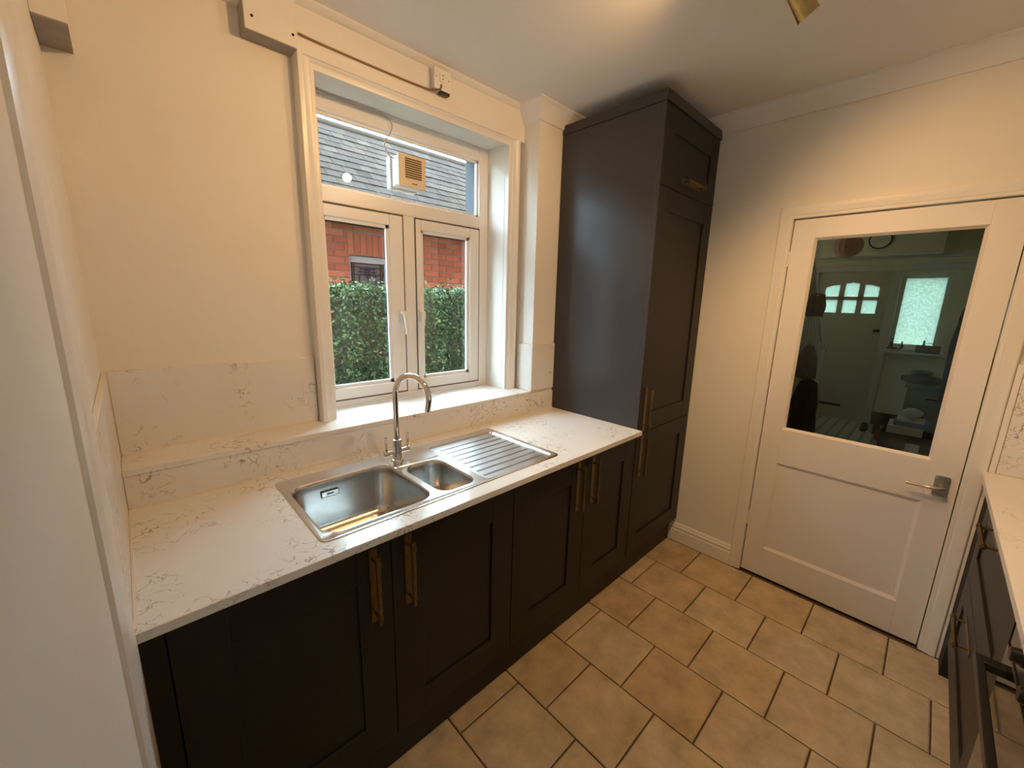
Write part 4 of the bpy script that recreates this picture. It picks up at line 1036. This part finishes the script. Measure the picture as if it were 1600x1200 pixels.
# pendant shade and clock
pl = thing('paper_lantern', 'pink ribbed paper lantern shade hanging in the hall', 'lampshade', (6.0, -0.752, 2.10))
m = MB(); prof = []
for k in range(19):
    a = -PI/2+PI*k/18; rr = 0.128*max(0.12, math.cos(a))*(1+0.02*(-1)**k); prof.append((rr, 0.132+0.125*math.sin(a)))
m.lathe(prof, (6.0, -0.752, 2.11), n=28, cap=False)
m.v = [(6.0+(x-6.0)*(1+0.05*(-1)**i), -0.752+(y+0.752)*(1+0.05*(-1)**i), z) for i, (x, y, z) in enumerate(m.v)]
m.build('shade', 'paper_pink', pl)
MB().tube([(6.0, -0.752, 2.35), (6.0, -0.752, ZC)], 0.004, 6).build('flex', 'white_plastic', pl)
ck = thing('wall_clock', 'round dark-rimmed clock on the boxed cupboard above the front door', 'clock', (HX-0.255, -0.90, 2.38))
MB().lathe([(0.115, 0), (0.115, 0.018), (0.108, 0.022), (0.100, 0.014)], (HX-0.2505, -0.905, 2.43), (-1, 0, 0), 32, cap=False).build('rim', 'black_plastic', ck)
MB().lathe([(0.101, 0.0), (0.101, 0.010)], (HX-0.2505, -0.905, 2.43), (-1, 0, 0), 32).build('dial', 'hall_wall', ck)

# stairs with newel, spindles and handrail
sr = thing('staircase', 'white balustraded staircase rising along the hall', 'staircase', (5.2, -0.3, 0))
sl_ = 0.73
for k in range(11):
    xa = 6.35-k*0.24; MB().box(xa-0.245, xa+0.02, -0.585, HY0-0.01, 0.0 if k == 0 else k*0.175-0.02, (k+1)*0.175).build('tread', 'carpet', sr)
m = MB(); m.prism([(6.45, 0.0), (6.45, 0.24), (3.70, 0.24+sl_*2.75), (3.70, 0.0)], 'y', -0.620, -0.590); m.build('stringer', 'hall_wall', sr)
m = MB(); m.box(6.40, 6.48, -0.645, -0.565, 0, 1.10); m.box(6.39, 6.49, -0.655, -0.555, 1.10, 1.125); m.build('newel_post', 'hall_white', sr, bevel=0.004)
for k in range(14):
    x = 6.28-k*0.135; zb = 0.24+sl_*(6.45-x); MB().box(x-0.014, x+0.014, -0.619, -0.591, zb-0.01, min(zb+0.78, ZC-0.002)).build('spindle', 'hall_white', sr)
m = MB(); m.prism([(6.44, 1.02), (6.44, 1.075), (4.46, min(1.075+sl_*1.98, ZC-0.01)), (4.46, 1.02+sl_*1.98-0.01)], 'y', -0.635, -0.575); m.build('handrail', 'hall_white', sr, bevel=0.004)

# hanging clothes: draped sheets with folds, closed and thick
def drape(name, x, y, z0, z1, wx, wy, mt, label, cat, seed, top=0.35, fold=7, bend=0.0):
    rnd = random.Random(seed); m = MB(); nz, na = 14, 28; vs = []; fs = []; ph = rnd.random()*6
    for k in range(nz+1):
        t = k/nz; z = z1+(z0-z1)*t
        s = top+(1-top)*min(1, (t*2.2))**0.6 if t < 0.45 else 1.0+0.06*math.sin(6*t+ph)
        if k == 0: s *= 0.25
        for i in range(na):
            a = 2*PI*i/na; f = 1+0.14*math.sin(fold*a+ph+2.0*t)*min(1, t*2)+0.05*math.sin(3*a+5*t+ph)
            vs.append((x+wx*s*f*math.cos(a)+bend*t, y+wy*s*f*math.sin(a), z+0.02*math.sin(3*a+ph)*(t > 0.95)))
    for k in range(nz):
        for i in range(na):
            j = (i+1) % na; fs.append((k*na+i, k*na+j, (k+1)*na+j, (k+1)*na+i))
    fs.append(tuple(range(na))[::-1]); fs.append(tuple(range(nz*na, (nz+1)*na)))
    m.add(vs, fs); return tag(m.build(name, mt), label, cat)
drape('coat', 5.00, -0.775, 0.30, 0.86, 0.13, 0.105, 'black_cloth', 'black garment hanging low against the stairs in the hall', 'coat', 1, top=0.55)
drape('coat', 5.00, -0.735, 0.87, 1.20, 0.10, 0.075, 'grey_cloth', 'grey garment hanging above the black one on the stairs', 'coat', 4)
drape('scarf', 4.95, -0.735, 1.49, 1.70, 0.075, 0.070, 'brown_cloth', 'dark brown bundled scarf hung on the banister', 'scarf', 5, top=0.8, fold=5)
drape('coat', 5.60, -1.805, 0.72, 1.86, 0.17, 0.105, 'brown_cloth', 'long brown coat hanging on the hall wall by the window', 'coat', 2, top=0.30)
drape('coat', 5.05, -1.82, 0.95, 1.92, 0.16, 0.09, 'black_cloth', 'black coat hanging on the hall wall nearer the kitchen', 'coat', 3, top=0.30)
bag = drape('bag', 6.15, -1.79, 1.30, 1.62, 0.08, 0.065, 'brown_cloth', 'brown shoulder bag hanging beside the hall window', 'bag', 8, top=0.7)
MB().tube([(6.10, -1.79, 1.58), (6.14, -1.832, 1.84), (6.15, -1.836, 1.905), (6.16, -1.832, 1.84), (6.20, -1.79, 1.58)], 0.008, 6).build('strap', 'brown_cloth', bag)
rail = thing('coat_rail', 'wooden coat rail with pegs on the hall wall', 'coat rail', (5.6, -1.94, 1.85))
MB().box(4.7, 6.4, -1.949, -1.930, 1.84, 1.92).build('board', 'hall_white', rail, bevel=0.004)
for x in (5.05, 5.60, 6.15): MB().tube([(x, -1.93, 1.87), (x, -1.86, 1.885), (x, -1.845, 1.905)], 0.007, 8).build('peg', 'hall_white', rail)

# clutter along the right of the hall
cbn = thing('shoe_cabinet', 'grey low cabinet with a drawer line in the hall', 'cabinet', (6.65, -1.70, 0))
MB().box(6.42, 6.90, -1.93, -1.46, 0.0, 0.70).build('body', 'grey_metal', cbn, bevel=0.004)
MB().box(6.41, 6.92, -1.94, -1.44, 0.7005, 0.725).build('top', 'grey_metal', cbn, bevel=0.004)
MB().box(6.412, 6.4195, -1.91, -1.48, 0.50, 0.68).build('drawer', 'grey_metal', cbn, bevel=0.003)
MB().box(6.402, 6.4125, -1.76, -1.62, 0.585, 0.60).build('handle', 'black_plastic', cbn)
def blob(name, c, r, mt, label, cat, seed, squash=0.5):
    rnd = random.Random(seed); m = MB(); na, nb = 20, 10; vs = []; fs = []; ph = rnd.random()*6
    for k in range(nb+1):
        b_ = -PI/2+PI*k/nb
        for i in range(na):
            a = 2*PI*i/na; f = 1+0.12*math.sin(3*a+ph+2*b_)+0.07*math.sin(5*a-3*b_+ph)
            vs.append((c[0]+r[0]*f*math.cos(a)*max(0.02, math.cos(b_)), c[1]+r[1]*f*math.sin(a)*max(0.02, math.cos(b_)), c[2]+r[2]*(math.sin(b_)+1)))
    for k in range(nb):
        for i in range(na):
            j = (i+1) % na; fs.append((k*na+i, k*na+j, (k+1)*na+j, (k+1)*na+i))
    m.add(vs, fs); return tag(m.build(name, mt), label, cat)
blob('bag', (6.62, -1.56, 0.7255), (0.12, 0.17, 0.055), 'brown_cloth', 'slumped brown bag on the grey hall cabinet', 'bag', 11)
blob('cap', (6.58, -1.55, 0.836), (0.08, 0.09, 0.030), 'grey_cloth', 'grey cap lying on top of the slumped bag', 'cap', 12)
blob('hat', (6.60, -1.80, 0.7255), (0.10, 0.085, 0.085), 'white_cloth', 'pale crumpled hat on the grey hall cabinet', 'hat', 13)
crate = thing('crate', 'dark open-topped box on the hall floor', 'box', (6.15, -1.55, 0))
m = MB(); m.box(5.98, 6.34, -1.80, -1.33, 0.0, 0.012)
for a in ((5.98, 5.992, -1.80, -1.33), (6.328, 6.34, -1.80, -1.33), (5.992, 6.328, -1.80, -1.788), (5.992, 6.328, -1.342, -1.33)): m.box(a[0], a[1], a[2], a[3], 0.012, 0.24)
m.build('shell', 'card_brown', crate, bevel=0.002)
MB().box(5.974, 5.9795, -1.66, -1.55, 0.07, 0.16).build('paper_label', 'paper_white', crate)
tag(MB().box(5.99, 6.33, -1.66, -1.38, 0.2405, 0.330).build('carton', 'paper_white', bevel=0.004), 'white carton lying across the dark box in the hall', 'box')
tag(MB().box(6.00, 6.30, -1.70, -1.42, 0.3305, 0.375).build('book', 'book_blue', bevel=0.003), 'large blue book on top of the white carton', 'book')
tag(MB().box(6.03, 6.28, -1.66, -1.44, 0.3755, 0.400).build('book', 'paper_white', bevel=0.003), 'white book lying on the large blue book', 'book')
blob('helmet', (6.18, -1.545, 0.4005), (0.075, 0.085, 0.055), 'paper_white', 'small rounded pale helmet on top of the stacked books', 'helmet', 15)
blob('glove', (6.42, -1.33, 0.0005), (0.07, 0.06, 0.085), 'red_cloth', 'red crumpled cloth beside the dark box in the hall', 'cloth', 16)
def shoe(x, y, label):
    t = thing('shoe', label, 'shoe', (x, y, 0.001), 'dark shoes on the hall tiles')
    m = MB(); m.prism([(x+0.11*math.cos(a)*(1 if math.cos(a) > 0 else 1.0), y+(0.040+0.006*math.cos(a))*math.sin(a)) for a in [2*PI*k/18 for k in range(18)]], 'z', 0.001, 0.020); m.build('sole', 'black_plastic', t)
    m = MB(); vs = []; fs = []; na = 18
    for k, (h_, s1, sh) in enumerate(((0.0205, 0.97, 0), (0.045, 0.92, -0.004), (0.065, 0.72, 0.025), (0.085, 0.50, 0.045))):
        for i in range(na):
            a = 2*PI*i/na; vs.append((x+sh+0.11*s1*math.cos(a), y+0.042*(0.6+0.4*s1)*math.sin(a), h_))
    for k in range(3):
        for i in range(na):
            j = (i+1) % na; fs.append((k*na+i, k*na+j, (k+1)*na+j, (k+1)*na+i))
    fs.append(tuple(range(na))[::-1]); m.add(vs, fs); m.build('upper', 'shoe_leather', t)
for x, y in ((6.92, -1.13), (6.90, -1.25)): shoe(x, y, 'dark shoe of the pair on the tiles by the front door')
pf = thing('picture_frame', 'white empty frame leaning against the hall wall', 'frame', (4.4, -1.80, 0))
m = MB(); m.box(4.25, 4.75, -1.76, -1.735, 0.0, 0.035); m.box(4.25, 4.75, -1.76, -1.735, 0.765, 0.80); m.box(4.25, 4.285, -1.76, -1.735, 0.035, 0.765); m.box(4.715, 4.75, -1.76, -1.735, 0.035, 0.765)
m.build('frame', 'hall_white', pf, bevel=0.003)
MB().box(4.285, 4.715, -1.755, -1.745, 0.035, 0.765).build('backing', 'grey_metal', pf)
